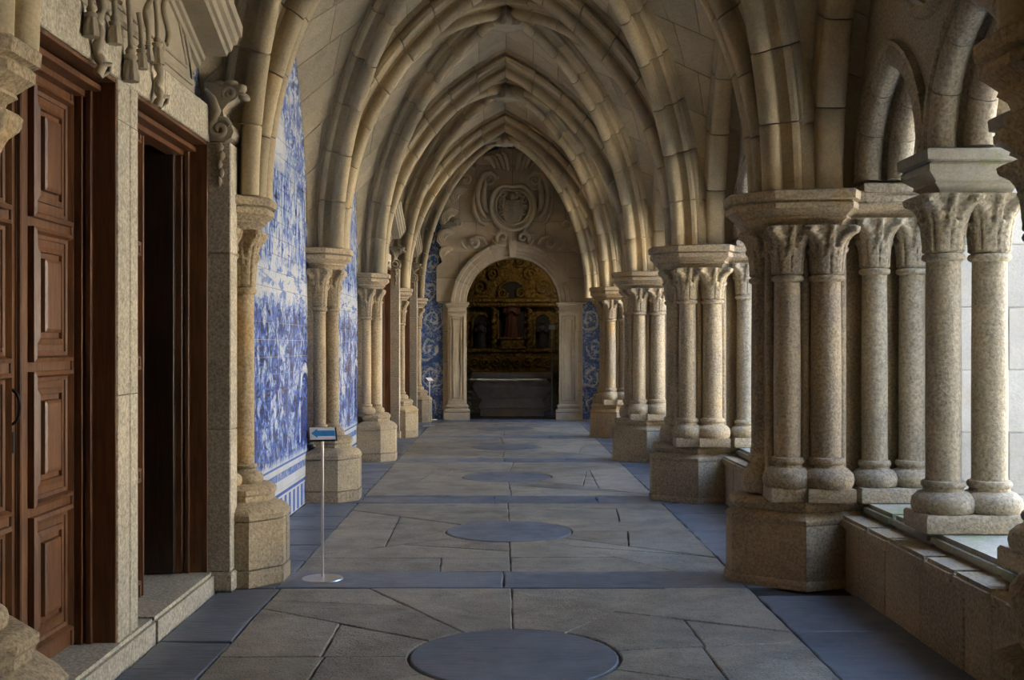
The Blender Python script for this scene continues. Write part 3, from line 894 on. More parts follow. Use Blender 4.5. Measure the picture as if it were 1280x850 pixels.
def tiles(parent, ya, yb, z0=0.0, z1=5.4, near=None, skip=None):
    rest = MB(); n = 0
    for i in range(int(ya / TS) - 1, int(yb / TS) + 2):
        for j in range(int(z0 / TS + .01), int(z1 / TS) + 1):
            y, z = (i + .5) * TS, (j + .5) * TS
            if y < ya or y > yb or z < z0 or not under_arch(y, z - H) or (skip and skip(y, z)): continue
            if near and near(y, z) and n < 300:
                o = link('tile', tile_me, None, parent, (WL + rt.uniform(0, .0012), y, z)); n += 1
                o.rotation_euler = (0, rt.uniform(-.004, .004), rt.uniform(-.006, .006))
            else:
                x = WL + rt.uniform(0, .0012); g = .0014
                rest.add([(x, y-H+g, z-H+g), (x, y+H-g, z-H+g), (x, y+H-g, z+H-g), (x, y-H+g, z+H-g),
                          (x-.012, y-H+g, z-H+g), (x-.012, y+H-g, z-H+g), (x-.012, y+H-g, z+H-g), (x-.012, y-H+g, z+H-g)],
                         [(0,1,2,3), (0,4,5,1), (1,5,6,2), (2,6,7,3), (3,7,4,0)])
    if rest.v: tag(obj('tile_field', rest, M['azulejo'], parent, smooth=0), kind='stuff')
tiles(W2, 7.75, 11.68, near=lambda y, z: 9.95 < y < 11.55 and z < 4.6)
tiles(W3, 11.72, 15.40)
tiles(W1, 3.9, 7.68, 3.0)
door_gap = lambda c: (lambda y, z: z < 3.0 and c - 2.0 < y < c + 1.72)
tiles(W4, 15.75, 19.68, skip=door_gap(17.7))
tiles(W5, 19.75, 24.28, skip=door_gap(21.7))

# ------------------------------------------------------------------ stone double portal
def spiral(c, r, turns, a0, plane='yz', sgn=1, n=40, shrink=.12):
    pts = []
    for i in range(n + 1):
        q = i / n; a = a0 + sgn * turns * 2*PI * q; rr = r * ((1 - q) + shrink * q)
        p = (rr * math.cos(a), rr * math.sin(a))
        pts.append((c[0], c[1] + p[0], c[2] + p[1]) if plane == 'yz' else (c[0] + p[0], c[1], c[2] + p[1]))
    return pts
def tassel(root, y, z, x, r=.04, h=.16, cord=.2):
    mb = MB()
    mb.lathe([(.008, 0), (r*.98, .0), (r, h*.12), (r*.72, h*.55), (r*.62, h*.62), (r*.8, h*.68), (r*.8, h*.76), (r*.5, h*.80), (r*.62, h*.9), (r*.4, h), (.012, h*1.04)], (x, y, z), 28)
    # fringe grooves
    vs = []
    for (px, py, pz) in mb.v:
        a = math.atan2(py - y, px - x); k = 1 + .10 * math.cos(a * 7) * (1 if pz < z + h*.6 else 0)
        vs.append((x + (px - x) * k, y + (py - y) * k, pz))
    mb.v = vs
    mb.tube([(x, y, z + h), (x - .005, y + .006, z + h + cord*.5), (x - .012, y - .005, z + h + cord)], .014, 8)
    return obj('tassel', mb, M['carve'], root, smooth=50)
def portal(cy, label, doors):
    root = thing('stone_portal', (0, cy, 0), label, 'portal', 'carved double portals of the left wall')
    # raised doorstep of three stones
    for a, b in ((-1.98, -.9), (-.9, .35), (.35, 1.6)):
        obj('step_stone', MB().box(-2.62, -1.862, a + .002, b - .002, -.05, .13), M['jamb'], root, bevel=.02, seg=2)
    obj('step_stone', MB().box(-2.5, -1.74, 1.555, 1.78, 0, .128), M['jamb'], root, bevel=.012)
    obj('step_stone', MB().box(-2.5, -1.74, -2.08, -1.985, 0, .128), M['jamb'], root, bevel=.012)
    # mullion in two fasciae, jamb pilasters
    for z0, z1 in ((.13, 1.35), (1.354, 2.72), (2.724, 2.92)):
        mb = MB()
        mb.loft([[(x, y, z) for x, y in ((-2.3, -.15), (-1.905, -.15), (-1.90, -.145), (-1.90, .015), (-1.912, .022), (-1.912, .04), (-1.902, .05), (-1.902, .155), (-1.91, .16), (-2.3, .16))] for z in (z0, z1)])
        obj('mullion_stone', mb, M['jamb'], root, smooth=0)
    for s, nm in ((1, 'jamb_stone'), (-1, 'jamb_stone')):
        for z0, z1 in ((.13, 1.05), (1.053, 2.2), (2.203, 2.92)):
            y0, y1 = (1.57, 1.75) if s > 0 else (-2.05, -1.87)
            obj(nm, MB().box(-2.3, -1.758, y0, y1, z0, z1), M['jamb'], root, bevel=.008)
            if s < 0: obj(nm, MB().box(-2.3, -1.92, -1.868, -1.55, z0, z1), M['jamb'], root, bevel=.008)
    # lintel of three stones, frieze panel above
    for a, b in ((-1.75, -.42), (-.42, .62), (.62, 1.60)):
        obj('lintel_stone', MB().box(-2.3, -1.898, a + .002, b - .002, 2.922, 3.16), M['jamb'], root, bevel=.006)
    pts = [(-1.2, 3.163), (1.25, 3.163), (1.18, 3.35), (1.02, 3.55), (.98, 4.35), (-.98, 4.35), (-1.02, 3.55), (-1.15, 3.35)]
    mb = MB(); mb.loft([[(x, y, z) for y, z in pts] for x in (-2.0, -1.905)])
    obj('frieze_panel', mb, M['carve'], root, smooth=0)
    for ins, r in ((.05, .018), (.12, .010)):
        q = offset(pts, -ins); mb = MB()
        mb.tube([(-1.903, y, z) for y, z in q] + [(-1.903, *q[0])], r, 6)
        obj('frieze_moulding', mb, M['carve'], root, smooth=50)
    # carved tassels and knotted cords hanging over the lintel
    X = -1.862
    tassel(root, -.31, 3.05, X, .035, .14, .22)
    tassel(root, -.08, 2.925, X, .043, .17, .26)
    tassel(root, .09, 3.03, X, .032, .13, .16)
    tassel(root, .21, 3.10, X, .026, .11, .16)
    tassel(root, .36, 3.12, X, .036, .15, .22)
    tassel(root, -.62, 3.0, X, .036, .14, .26)
    for y, z in ((-.52, 3.05), (.38, 3.10)):
        mb = MB(); pts2 = []
        for i in range(25):
            q = i / 24; pts2.append((X + .012*math.sin(q*16), y + .018*math.sin(q*11 + y) , z + .16 - .36*q))
        mb.tube(pts2, [.016 + .010*abs(math.sin(i*.75)) for i in range(25)], 8)
        mb.tube([(X, y + .02, z - .2), (X + .03, y + .045, z - .17), (X + .045, y + .02, z - .145), (X + .02, y, z - .15)], .013, 7)
        obj('knotted_cord', mb, M['carve'], root, smooth=60)
    for y0, s in ((-.15, 1), (.30, -1), (.62, 1), (-.7, -1)):
        mb = MB(); mb.tube([(-1.893, y0 + .05*math.sin(i*.7)*s, 3.30 + .028*i) for i in range(18)], .016, 6)
        obj('carved_ribbon', mb, M['carve'], root, smooth=60)
    # raking cornices at both sides
    prof = [(0, -.13), (.035, -.13), (.045, -.09), (.07, -.085), (.075, -.05), (.095, -.045), (.10, -.015), (.235, -.015), (.245, .01), (.265, .015), (.275, .05), (.30, .06), (.31, .10), (.33, .105), (.335, .17), (0, .17)]
    for s in (1, -1):
        mb = MB()
        mb.loft([[(-1.96 + o, s * y, 3.43 + z + (1.33 - y) * .36) for o, z in prof] for y in (1.33, .9, .3)])
        obj('raking_cornice', mb, M['carve'], root, smooth=25)
    # scroll consoles with leaves and husks on the jamb pilasters
    for s in (1, -1):
        y0 = 1.57 if s > 0 else -2.06
        pr = [(0, 2.93), (.13, 2.925), (.175, 2.95), (.19, 2.99), (.17, 3.04), (.125, 3.08), (.12, 3.13), (.15, 3.17), (.20, 3.20), (.23, 3.235), (.22, 3.275), (.16, 3.30), (0, 3.31)]
        mb = MB(); mb.loft([[(-1.93 + o, y, z) for o, z in pr] for y in (y0, y0 + .2)])
        obj('console', mb, M['carve'], root, smooth=40)
        ys = y0 - .006
        mb = MB()
        mb.tube(spiral((0, 0, 0), .075, 1.6, PI*.1, 'xz', 1, 40), [.017] * 41, 7)
        mb.map(lambda p: p + Vector((-1.83, ys, 3.005)))
        obj('volute', mb, M['carve'], root, smooth=60)
        mb = MB()
        mb.tube(spiral((0, 0, 0), .045, 1.4, PI*1.2, 'xz', -1, 30), [.014] * 31, 7)
        mb.map(lambda p: p + Vector((-1.765, ys, 3.235)))
        mb.tube([(-1.92, ys, 3.26), (-1.87, ys - .012, 3.20), (-1.84, ys - .012, 3.12), (-1.86, ys - .006, 3.06), (-1.90, ys, 3.03)], [.012, .024, .026, .02, .01], 8)
        obj('volute', mb, M['carve'], root, smooth=60)
        # curling leaves
        for (ox, oz, rx, rz_, ang) in ((.22, 3.27, .05, .032, .5), (.245, 3.225, .045, .026, -.4), (.16, 3.305, .05, .03, .2), (.10, 3.30, .05, .03, -.3), (.03, 3.26, .04, .055, .2)):
            mb = MB()
            mb.lathe([(.001, -1), (.5, -.86), (.85, -.5), (1, 0), (.85, .5), (.5, .86), (.001, 1)], (0, 0, 0), 10)
            ca, sa = math.cos(ang), math.sin(ang)
            mb.map(lambda p: Vector((-1.93 + ox + (p.x*rx)*ca - (p.z*rz_)*sa, y0 + .05 + p.y*.06, oz + (p.x*rx)*sa + (p.z*rz_)*ca)))
            obj('leaf', mb, M['carve'], root, smooth=60)
        for i in range(5):
            mb = MB(); z = 2.885 - i * .055; r = .03 - i * .003
            mb.lathe([(.002, -.034), (r*.6, -.022), (r, .0), (r*.7, .02), (r*.35, .034)], (-1.83 + .012 * (i % 2), y0 - .004, z), 9)
            obj('husk', mb, M['carve'], root, smooth=60)
    # wooden casing inside the two openings
    for o0, o1 in ((-1.55, -.15), (.16, 1.57)):
        mb = MB()
        for yy, d in ((o0, 1), (o1, -1)):
            a, b = sorted((yy, yy + d * .014)); mb.box(-2.22, -1.907, a, b, .13, 2.92)
            a, b = sorted((yy, yy + d * .05)); mb.box(-2.16, -2.06, a, b, .13, 2.92)
            a, b = sorted((yy, yy + d * .04)); mb.box(-2.05, -2.02, a, b, .13, 2.92)
        mb.box(-2.22, -1.91, o0, o1, 2.90, 2.92); mb.box(-2.17, -1.98, o0, o1, 2.855, 2.885); mb.box(-2.15, -2.05, o0, o1, 2.825, 2.86)
        obj('wooden_casing', mb, M['wood'], root, bevel=.003, smooth=0)
    return root
PORT = portal(5.7, 'pale carved stone double portal in the left foreground, tassels over the lintel', True)
for cy, lb in ((17.7, 'carved portal glimpsed past the third half pier on the left'), (21.7, 'farthest carved portal on the left, next to the end wall')):
    p = copy_tree(PORT); p.location = (0, cy, 0); p['label'] = lb

# ------------------------------------------------------------------ door leaves
LW, LH = .668, 2.69
def panel_mesh(w, h):
    rings = []
    for ins, x in ((0, -.002), (0, .016), (.018, .02), (.028, .006), (.045, .004), (.052, -.01), (.072, -.012), (.08, .004), (.105, .008), (.113, -.012), (.13, -.014), (.136, .012), (.15, .016)):
        rings.append([(x * 1.75, y, z) for y, z in ((ins, ins), (w - ins, ins), (w - ins, h - ins), (ins, h - ins))])
    return MB().loft(rings)
pan_me = panel_mesh(.455, .605).mesh('panel', smooth=0)
pan_me.materials.append(M['wood'])
def leaf(n, y0, x, rz, mat, handle=False, hidden=False):
    """leaf with its face towards +x, lying from the hinge along +y"""
    d = link('door_%d' % n, None, None, None, (x, y0, .14), rz); tag(d, kind='structure')
    mb = MB(); mb.box(-.05, 0, 0, LW, 0, LH)
    for a in (.0, .055, LW - .075, LW - .02): mb.box(-.01, .010, a, a + .02, 0, LH)
    obj('door_board', mb, M[mat], d, bevel=.004, smooth=0)
    for i in range(4):
        me = pan_me
        if mat != 'wood':
            me = pan_me.copy(); me.materials.clear(); me.materials.append(M[mat])
        link('panel', me, None, d, (0, .105, .09 + i * .648))
    return d
leaf(1, 4.182, -2.10, 0, 'wood')
d2 = leaf(2, 4.860, -2.10, 0, 'wood')
h = MB(); h.tube([(.02 + .045 * math.sin(PI * i / 12), .553, 1.20 - .075 * math.cos(PI * i / 12)) for i in range(13)], .007, 8)
h.box(.008, .018, .535, .571, 1.10, 1.13); h.box(.008, .018, .535, .571, 1.27, 1.30); h.box(.009, .014, .60, .618, 1.0, 1.09)
hd = tag(obj('handle', h, M['iron'], bpy.data.objects['door_1'], smooth=50), 'black iron ring handle')
obj('meeting_strip', MB().box(0, .028, -.028, .022, .02, LH - .03), M['wood'], d2, bevel=.006)
leaf(3, 5.885, -2.10, 0, 'wood')
leaf(4, 7.225, -2.10, PI / 2, 'shaded_wood')
for n, c in ((5, 17.7), (9, 21.7)):
    for j, y in enumerate((-1.52, -.84, .186, .87)): leaf(n + j, c + y, -2.10, 0, 'wood')
# dark room behind the open leaf
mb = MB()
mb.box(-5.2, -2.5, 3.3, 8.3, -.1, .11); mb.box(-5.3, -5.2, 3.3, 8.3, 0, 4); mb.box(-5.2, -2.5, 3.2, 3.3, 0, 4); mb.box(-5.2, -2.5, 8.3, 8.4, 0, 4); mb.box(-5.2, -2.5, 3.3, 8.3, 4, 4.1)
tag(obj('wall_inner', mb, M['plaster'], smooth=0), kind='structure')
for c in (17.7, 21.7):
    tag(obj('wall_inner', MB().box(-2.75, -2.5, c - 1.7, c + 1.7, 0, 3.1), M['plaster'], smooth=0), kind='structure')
tag(obj('wall_back', MB().box(-2.5, 3.0, -4.9, -4.5, 0, 6.1), M['web'], smooth=0), kind='structure')

# ------------------------------------------------------------------ end wall: tiles, chapel portal, carved tympanum
XE = 0.24
def arch_hole(r, zs, z0=0.0, n=24):
    return [(XE + r, z0)] + [(XE + r*math.cos(PI*i/n), zs + r*math.sin(PI*i/n)) for i in range(n + 1)] + [(XE - r, z0)]
def wall_with_arch(name, x0, x1, z1, r, y0, y1, mat, kind=None, parent=None):
    hole = arch_hole(r, 2.50)
    out = [(x1, 0), (x1, z1), (x0, z1), (x0, 0)] + hole[::-1]
    me = curve_plate(out, [], y1 - y0); me.name = name
    me.transform(Matrix(((1,0,0,0), (0,0,1,(y0+y1)/2), (0,1,0,0), (0,0,0,1))))
    me.materials.append(mat)
    o = link(name, me, None, parent)
    if kind: o['kind'] = kind
    return o
we = wall_with_arch('wall_end', -2.5, 3.0, 6.45, 1.01, END, END + .35, M['web'], 'structure')
tf = wall_with_arch('tile_field', WL + .01, 2.6, 6.1, 1.05, END - .012, END - .001, M['scrolltile'], 'stuff', we)
def EP(dx, py): return (XE + dx / 57.6, 1.6 + (432 - py) / 57.6)
ROOT = thing('chapel_portal', (0, END, 0), 'stone chapel doorway with scrolled coat of arms tympanum on end wall', 'portal')
half_out = [(0, 187), (14, 186), (28, 190), (40, 196), (47, 204), (55, 208), (62, 216), (66, 224), (74, 230), (80, 242), (82, 252), (88, 262), (91, 274), (89, 284), (94, 292), (95, 302), (89, 309), (92, 318), (88, 328), (95, 333), (95, 378), (87, 380), (87, 524.2)]
outl = [EP(-d, y) for d, y in half_out[::-1]] + [EP(d, y) for d, y in half_out[1:]]
inner = arch_hole(1.04, 2.50)
full = outl + inner                                        # clockwise from lower left over the top, back through the arch
if area(full) < 0: full = full[::-1]
def clipbox(P, x0, x1, z0, z1):
    for p, n in (((x0, 0), (1, 0)), ((x1, 0), (-1, 0)), ((0, z0), (0, 1)), ((0, z1), (0, -1))):
        P = half(P, p, n)
        if len(P) < 3: return []
    return P
zr = [0, .62, 1.25, 1.9, 2.55, 3.06, 3.62, 4.28, 4.95, 5.5, 6.1]
for i, (z0, z1) in enumerate(zip(zr, zr[1:])):
    xs = ([-1.6, XE, 2.1] if i < 5 else [-1.6, -.92, XE, 1.38, 2.1]) if i % 2 else ([-1.6, XE, 2.1] if i < 5 else [-1.6, -.55, XE, .95, 2.1])
    for a, b in zip(xs, xs[1:]):
        P = clean(clipbox(full, a + .003, b - .003, z0 + .003, z1 - .003))
        if len(P) > 2 and abs(area(P)) > .004:
            if area(P) < 0: P = P[::-1]
            obj('ashlar_block', MB().loft([[(x, -.075, z) for x, z in offset(P, -.004)], [(x, -.071, z) for x, z in P], [(x, -.012, z) for x, z in P]]), M['endstone'], ROOT, smooth=0)
obj('tympanum_backing', MB().loft([[(x, y, z) for x, z in offset(full, -.03)] for y in (-.062, -.014)]), M['joint'], ROOT, smooth=0)
# pilasters, imposts
for s in (-1, 1):
    cx = XE + s * 1.20
    R = lambda hw, d: [(cx - hw, -.075 - d), (cx + hw, -.075 - d), (cx + hw, -.02), (cx - hw, -.02)]
    obj('pilaster_base', MB().mould(R(.20, .08), [(.07, 0), (.07, .13), (.06, .15), (.075, .17), (.07, .21), (.03, .23), (.025, .26), (.045, .275), (.04, .31), (0, .33)]), M['endstone'], ROOT)
    obj('pilaster_shaft', MB().box(cx - .20, cx + .20, -.145, -.02, .325, 2.31), M['endstone'], ROOT, bevel=.005)
    for o, w in ((.135, .022), (.075, .016)):
        z0, z1 = .42 + (.135 - o), 2.24 - (.135 - o)
        fr = MB()
        fr.box(cx - o - w, cx - o, -.163, -.14, z0, z1); fr.box(cx + o, cx + o + w, -.163, -.14, z0, z1)
        fr.box(cx - o, cx + o, -.163, -.14, z0, z0 + w); fr.box(cx - o, cx + o, -.163, -.14, z1 - w, z1)
        obj('pilaster_frame', fr, M['endstone'], ROOT, bevel=.004)
    obj('impost', MB().mould(R(.20, .08), [(-.005, 2.30), (.01, 2.315), (.015, 2.35), (-.0, 2.36), (.0, 2.42), (.03, 2.45), (.035, 2.475), (.06, 2.49), (.06, 2.53), (.05, 2.535)]), M['endstone'], ROOT)
A_C = Arc(1.0, 1.0)
P_ARCH = [(.05, 0), (-.10, 0), (-.10, .055), (-.125, .065), (-.125, .135), (-.15, .15), (-.15, .245), (-.175, .26), (-.175, .325), (.05, .325)]
for s, prf in ((-1, P_ARCH), (1, [(-w, v) for w, v in P_ARCH][::-1])):
    for me in voussoirs(A_C, prf, 4, 'archivolt_stone', gap=.002, chamf=.004, seg=5):
        link('archivolt_stone', me, M['endstone'], ROOT, (XE + s * 1.0, 0, 2.50), 0 if s < 0 else PI)
kp = [(XE - .07, 3.49), (XE + .07, 3.49), (XE + .105, 3.86), (XE - .105, 3.86)]
obj('keystone', MB().loft([[(x, y, z) for x, z in (offset(kp, -.01) if y < -.2 else kp)] for y in (-.215, -.205, -.03)]), M['endstone'], ROOT, smooth=0)
# relief: heart-shaped cartouche, shield, crest, scrolls and leaves
YR = -.085
def T2(pts, rad, name, seg=7, y=YR):
    k = 1.3
    rad = [q * k for q in rad] if hasattr(rad, '__len__') else rad * k
    mb = MB(); mb.tube([(EP(d, p)[0], y - .055, EP(d, p)[1]) for d, p in pts], rad, seg)
    return obj(name, mb, M['endstone'], ROOT, smooth=60)
def heart(k, cy=258):
    out = []
    for i in range(48):
        a = 2*PI*i/48
        r = 1 - .17 * math.exp(-((a - PI/2) / .32)**2) - .05*math.cos(2*a) + .04 * math.sin(a) * -1
        out.append((28*k*r*math.cos(a), cy - 27*k*r*math.sin(a)))
    return out
hp = [EP(d, p) for d, p in heart(1.0)][::-1]
if area(hp) < 0: hp = hp[::-1]
obj('cartouche', MB().loft([[(x, y, z) for x, z in offset(hp, o)] for y, o in ((-.06, .0), (-.19, 0), (-.21, -.02), (-.20, -.07), (-.14, -.085), (-.13, -.10), (-.14, -.115), (-.15, -.28))]), M['endstone'], ROOT, smooth=50)
for k, r in ((1.03, .03), (.80, .018)):
    q = heart(k); T2(q + [q[0]], r, 'cartouche_moulding', 8, -.15)
sh = [EP(*p) for p in ((-11, 253), (11, 253), (11, 270), (8, 277), (0, 281.5), (-8, 277), (-11, 270))]
if area(sh) < 0: sh = sh[::-1]
obj('shield', MB().loft([[(x, y, z) for x, z in offset(sh, o)] for y, o in ((-.14, 0), (-.185, 0), (-.19, -.006))]), M['endstone'], ROOT, smooth=0)
grid = MB()
for i in range(4):
    for j in range(6):
        if (i + j) % 2: continue
        d0 = -10 + i * 5.0; p0 = 254 + j * 4.5
        lim = 11 if p0 + 4.4 < 270 else (9.5 if p0 + 4.4 < 277 else 5)
        if abs(d0 + 2.5) + 2.2 > lim: continue
        a, b = EP(d0 + .2, p0 + .2), EP(d0 + 4.8, p0 + 4.3); grid.box(a[0], b[0], -.25, -.185, b[1], a[1])
obj('shield_chequers', grid, M['endstone'], ROOT, smooth=0)
sb = [(-11.3, 252.5), (11.3, 252.5), (11.3, 270), (8.2, 277.4), (0, 282), (-8.2, 277.4), (-11.3, 270), (-11.3, 252.5)]
mb = MB(); mb.tube([(EP(*q)[0], -.19, EP(*q)[1]) for q in sb], .022, 6); obj('shield_border', mb, M['endstone'], ROOT, smooth=50)
hm = MB(); c = EP(-1, 246); hm.lathe([(.03, -.09), (.05, -.06), (.075, -.01), (.08, .03), (.06, .075), (.01, .09)], (c[0], -.19, c[1]), 12)
obj('helm', hm, M['endstone'], ROOT, smooth=60)
for s in (-1, 1):
    for (d, p, r, t) in ((6, 240, 4.5, 1.1), (12, 245, 4, 1.0), (14.5, 252, 3.2, 1.0), (15, 260, 3, 1.0), (14, 268, 3, 1.0)):
        T2([(s*d + s*r*math.cos(a)*(1-.6*i/14), p - r*math.sin(a)*(1-.6*i/14)) for i, a in enumerate([-1.2 + 2*PI*t*j/14 for j in range(15)])], .016, 'crest_plume', 6, -.13)
def scr(d, p, r, turns, a0, sg, rad=.03, name='scroll', y=YR, n=30):
    T2([(d + r*(1 - .85*i/n)*math.cos(a0 + sg*turns*2*PI*i/n), p - r*(1 - .85*i/n)*math.sin(a0 + sg*turns*2*PI*i/n)) for i in range(n + 1)], [rad*(1 - .35*i/n) for i in range(n + 1)], name, 8, y)
for s in (-1, 1):
    A = lambda a: a if s > 0 else PI - a
    scr(s*28, 226, 8, 1.6, A(PI), -s, .035)                                   # volutes on the cartouche shoulders
    T2([(s*20, 222), (s*27, 216.5), (s*36, 219), (s*42, 230), (s*44, 246), (s*42, 258), (s*38, 268), (s*33, 273)], [.03,.045,.05,.05,.045,.04,.035,.02], 'strap')
    T2([(s*33, 228), (s*35.5, 240), (s*36, 252), (s*34, 262), (s*30, 266)], [.03,.05,.055,.045,.02], 'strap')
    T2([(s*46, 235), (s*49, 250), (s*47.5, 266), (s*42, 278), (s*34, 283)], [.015,.03,.035,.03,.015], 'strap')
    for j in range(4): T2([(s*(5+j*5.5), 215 - j*1.2), (s*(7+j*6.5), 203 - j*.5), (s*(9+j*7.2), 194 + j*1.6), (s*(13+j*7.4), 191.5 + j*2.6), (s*(16+j*6.6), 196 + j*2.6)], [.03, .04, .045, .035, .02], 'crown_leaf')
    scr(s*47, 208, 6, 1.3, A(2.2), -s, .03)
    # foliage clusters climbing along the edge
    for (d, p, r, tw) in ((64, 247, 13, .6), (76, 274, 12, .6), (80, 298, 11.5, .7), (81, 318, 9, .7)):
        for j in range(4):
            rr = r * (1 - j * .21)
            T2([(s*(d + rr*math.cos(a)), p - rr*.9*math.sin(a)) for a in [(-.7 + (2.4 + tw) * i / 12) for i in range(13)]], [.012 + .024 * math.sin(PI*i/12) for i in range(13)], 'leaf')
    scr(s*67, 281, 4.0, 1.4, A(.4), s, .032)
    scr(s*58, 226, 6.5, 1.2, A(1.0), s, .028)
    scr(s*48, 305, 6.5, 1.5, A(0.8), s, .034)
    T2([(s*53, 301), (s*45, 296.5), (s*36, 299), (s*32, 306)], [.02, .035, .04, .02], 'strap')
    T2([(s*57, 312), (s*62, 309), (s*64, 303)], [.012, .028, .015], 'leaf')
    scr(s*13, 298, 8, 1.1, A(-.8), s, .036)
    T2([(s*24, 281), (s*16, 284), (s*14, 290), (s*20, 294.5), (s*27, 293)], [.02, .035, .04, .03, .015], 'strap')
    T2([(s*3, 303), (s*10, 309), (s*20, 308), (s*26, 300)], [.018, .03, .034, .016], 'strap')

# ------------------------------------------------------------------ chapel behind glass
mb = MB()
x0, x1, ya, yb = XE - 1.55, XE + 1.55, END + .35, 27.3
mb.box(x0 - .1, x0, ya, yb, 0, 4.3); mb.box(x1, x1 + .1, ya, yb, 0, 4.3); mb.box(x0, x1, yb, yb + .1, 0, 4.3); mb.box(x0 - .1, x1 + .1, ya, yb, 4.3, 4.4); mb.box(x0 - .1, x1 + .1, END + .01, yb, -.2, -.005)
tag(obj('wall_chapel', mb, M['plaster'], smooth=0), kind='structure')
gp = arch_hole(1.0, 2.5, .02)
if area(gp) < 0: gp = gp[::-1]
tag(obj('glass_door', MB().loft([[(x, y, z) for x, z in gp] for y in (END + .17, END + .18)]), M['glass'], smooth=0), 'clear glass pane closing the round arched chapel doorway', 'glass door')
AL = thing('altar', (XE, 25.55, 0), 'curved pinkish stone altar table inside the end chapel', 'altar')
prof = [(-.14, 0), (-.14, .17), (-.10, .19), (-.11, .24), (-.16, .34), (-.17, .40), (-.10, .42), (-.06, .52), (.0, .60), (.03, .68), (.0, .76), (-.06, .80), (-.08, .86)]
rect = [(-.86, -.32), (.86, -.32), (.86, .4), (-.86, .4)]
obj('altar_body', MB().mould(rect, prof), M['marble'], AL, smooth=40)
obj('altar_slab', MB().mould(rect, [(.0, .86), (.05, .88), (.06, .93), (.05, .98)]), M['marble'], AL)
RT = thing('altarpiece', (XE, 26.5, 0), 'dim gilded carved altarpiece with niches at the back of the chapel', 'altarpiece')
ap = [(-1.4, .0), (1.4, .0), (1.4, 2.6)] + [(1.4*math.cos(PI*i/16), 2.6 + 1.3*math.sin(PI*i/16)) for i in range(1, 16)] + [(-1.4, 2.6)]
obj('back_panel', MB().loft([[(x, y, z) for x, z in ap] for y in (.25, .4)]), M['gold'], RT, smooth=0)
obj('predella', MB().box(-1.3, 1.3, -.05, .26, .95, 1.45), M['gold'], RT, bevel=.02)
obj('predella_ledge', MB().mould([(-1.3, -.06), (1.3, -.06), (1.3, .26), (-1.3, .26)], [(0, 1.43), (.04, 1.46), (.04, 1.50), (0, 1.53)]), M['gold'], RT)
obj('cornice', MB().mould([(-1.3, .0), (1.3, .0), (1.3, .26), (-1.3, .26)], [(0, 2.52), (.03, 2.55), (.03, 2.60), (.08, 2.64), (.08, 2.70), (0, 2.73)]), M['gold'], RT)
for x in (-1.08, -.42, .42, 1.08):
    pts = [(x + .022*math.cos(i*.9), .08 + .022*math.sin(i*.9), 1.53 + i*.025) for i in range(40)]
    mb = MB(); mb.tube(pts, [.055 + .008*math.sin(i*1.3) for i in range(40)], 10)
    obj('twisted_column', mb, M['gold'], RT, smooth=60)
for x, w, z0, z1 in ((-.74, .20, 1.56, 2.36), (.74, .20, 1.56, 2.36), (0, .33, 1.75, 3.15)):
    n = 14; pts = [(x - w, z0)] + [(x - w*math.cos(PI*i/n), z1 - w + w*math.sin(PI*i/n)) for i in range(n + 1)] + [(x + w, z0)]
    mb = MB(); mb.tube([(a, .22, b) for a, b in pts], .035, 8); obj('niche_frame', mb, M['gold'], RT, smooth=60)
    if area(pts) < 0: pts = pts[::-1]
    obj('niche_shade_panel', MB().loft([[(a, y, b) for a, b in pts] for y in (.235, .26)]), M['niche'], RT, smooth=0)  # flat dark panel, the shade of a recess put into its colour
rg = random.Random(9)
for s in (-1, 1):
    for (x, z, r) in ((.75, 2.98, .22), (.45, 3.30, .18), (1.08, 2.92, .16), (.2, 3.62, .15), (.22, 2.85, .13), (.62, 3.55, .13)):
        mb = MB(); mb.tube(spiral((s*x, .2, z), r, 1.7, rg.uniform(0, 6), 'xz', s, 34), [.045 - .0008*i for i in range(35)], 7)
        obj('gilded_scroll', mb, M['gold'], RT, smooth=60)
    for i in range(5):
        x = s * (.13 + i * .25)
        mb = MB(); mb.tube(spiral((x, -.07, 1.2), .12, 1.5, i * 1.3, 'xz', s if i % 2 else -s, 26), .03, 6)
        obj('gilded_scroll', mb, M['gold'], RT, smooth=60)
obj('pedestal', MB().mould([(-.30, -.1), (.30, -.1), (.30, .2), (-.30, .2)], [(.03, 1.53), (.03, 1.57), (-.04, 1.60), (-.06, 1.72), (-.02, 1.76), (-.02, 1.80)]), M['gold'], RT)
def statue(x, z, h, mat, label):
    t = thing('saint_statue', (XE + x, 26.62, z), label, 'statue')
    k = h
    mb = MB()
    for a, b in ((0, 1),):
        rings = []
        for zz, rx, ry, dy in ((0, .20, .13, 0), (.06, .19, .125, 0), (.25, .155, .11, -.005), (.45, .15, .10, -.01), (.58, .165, .10, -.005), (.70, .175, .10, 0), (.79, .155, .085, 0), (.835, .06, .05, 0), (.86, .045, .045, -.005), (.885, .062, .068, -.012), (.93, .068, .078, -.014), (.97, .055, .062, -.008), (1.0, .01, .01, 0)):
            rings.append([(k*rx*(1 + .07*math.cos(9*2*PI*j/36)*(1 if zz < .6 else 0))*math.cos(2*PI*j/36), k*(ry*(1 + .07*math.cos(9*2*PI*j/36)*(1 if zz < .6 else 0))*math.sin(2*PI*j/36) + dy), k*zz) for j in range(36)])
        mb.loft(rings)
    # arms folded in front, hands together
    for s in (-1, 1):
        mb.tube([(s*.16*k, 0, .74*k), (s*.19*k, -.05*k, .60*k), (s*.10*k, -.13*k, .58*k), (s*.012*k, -.16*k, .66*k)], [.05*k, .05*k, .042*k, .022*k], 8)
    obj('body', mb, mat, t, smooth=60)
    return t
statue(0, 1.80, .95, M['redrobe'], 'dark reddish robed statue standing in the tall central niche of the altarpiece')
statue(-.74, 1.56, .62, M['robe'], 'small dark statue in the left niche of the altarpiece')
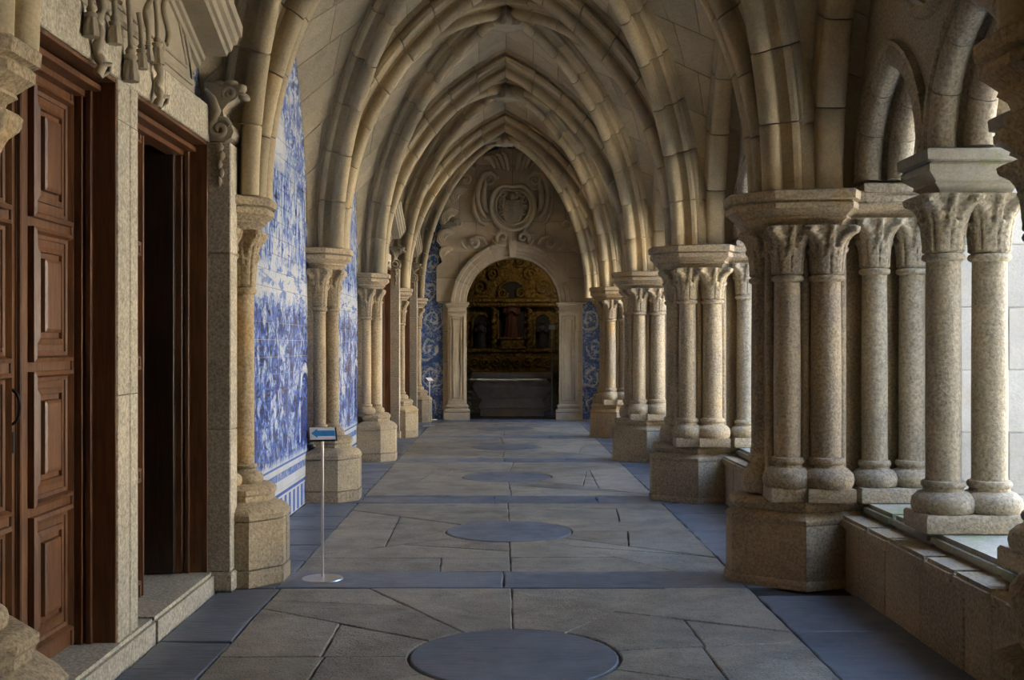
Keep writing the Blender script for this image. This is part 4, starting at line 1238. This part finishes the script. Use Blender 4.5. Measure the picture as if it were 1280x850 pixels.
statue(.74, 1.56, .62, M['robe'], 'small dark bluish statue in the right niche of the altarpiece')
ps = thing('plaque_post', (1.13, 25.1, 0), 'thin pale post with small white plaque, right inside chapel', 'post')
obj('post', MB().lathe([(.12, 0), (.12, .015), (.02, .02), (.018, 1.98)], seg=12), M['steel'], ps)
obj('plaque', MB().box(-.075, .075, -.012, .012, 1.96, 2.06), M['panel'], ps, bevel=.004)

# ------------------------------------------------------------------ sign stands
def sign_stand(loc, label, yaw, w=.172, hgt=.135, top=.962, arrow=True):
    t = thing('sign_stand', loc, label, 'sign')
    obj('base_plate', MB().lathe([(.14, 0), (.142, .004), (.138, .010), (.03, .016), (.012, .02), (.001, .02)], seg=40), M['steel'], t, smooth=30)
    obj('pole', MB().lathe([(.0095, .01), (.0095, top)], seg=14), M['steel'], t)
    tilt = math.radians(33)
    ux = Vector((math.cos(yaw), math.sin(yaw), 0)); hz = Vector((-math.sin(yaw), math.cos(yaw), 0))
    uy = hz * math.cos(tilt) + Vector((0, 0, math.sin(tilt))); un = ux.cross(uy)
    c = Vector((0, 0, top + .035))
    f = lambda p: c + ux * p.x + uy * p.y + un * p.z
    obj('sign_frame', MB().box(-w/2 - .003, w/2 + .012, -hgt/2 - .003, hgt/2 + .003, -.014, .0).map(f), M['iron'], t, bevel=.002)
    sp = obj('sign_panel', MB().box(-w/2, w/2, -hgt/2, hgt/2, -.004, .003).map(f), M['panel'], t)
    if arrow:
        aw = [(w*.485, -.030), (w*.485, .030), (-w*.20, .030), (-w*.20, .052), (-w*.44, 0), (-w*.20, -.052), (-w*.20, -.030)]
        obj('arrow', MB().loft([[(x, y, z) for x, y in aw] for z in (.0025, .0045)]).map(f), M['arrow'], sp, smooth=0)
    return t
sign_stand((-1.227, 7.67, 0), 'slim steel stand holding a white sign with blue arrow pointing left', math.radians(12))
sign_stand((-1.43, 22.2, 0), 'distant slim steel sign stand before the end wall tiles', math.radians(40), .13, .10, .90, False)
# added lamp, unseen behind the arch, to brighten the altar and gilding
lp = thing('added_chapel_lamp', (XE + .9, 24.78, 3.12), 'added lamp unseen behind the arch, brightening the chapel', 'lamp')
obj('added_lamp_bowl', MB().lathe([(.001, 0), (.05, .01), (.09, .05), (.10, .10), (.09, .10), (.04, .02), (.001, .015)], seg=18), M['iron'], lp)
obj('chain', MB().lathe([(.006, .10), (.006, 1.18)], seg=6), M['iron'], lp)
pl_ = bpy.data.lights.new('added_lamp_light', 'POINT'); pl_.energy = 4.0; pl_.color = (1.0, 0.78, 0.5); pl_.shadow_soft_size = .06
po = bpy.data.objects.new('added_lamp_light', pl_); COL.objects.link(po); po.parent = lp; po.location = (0, 0, .20)
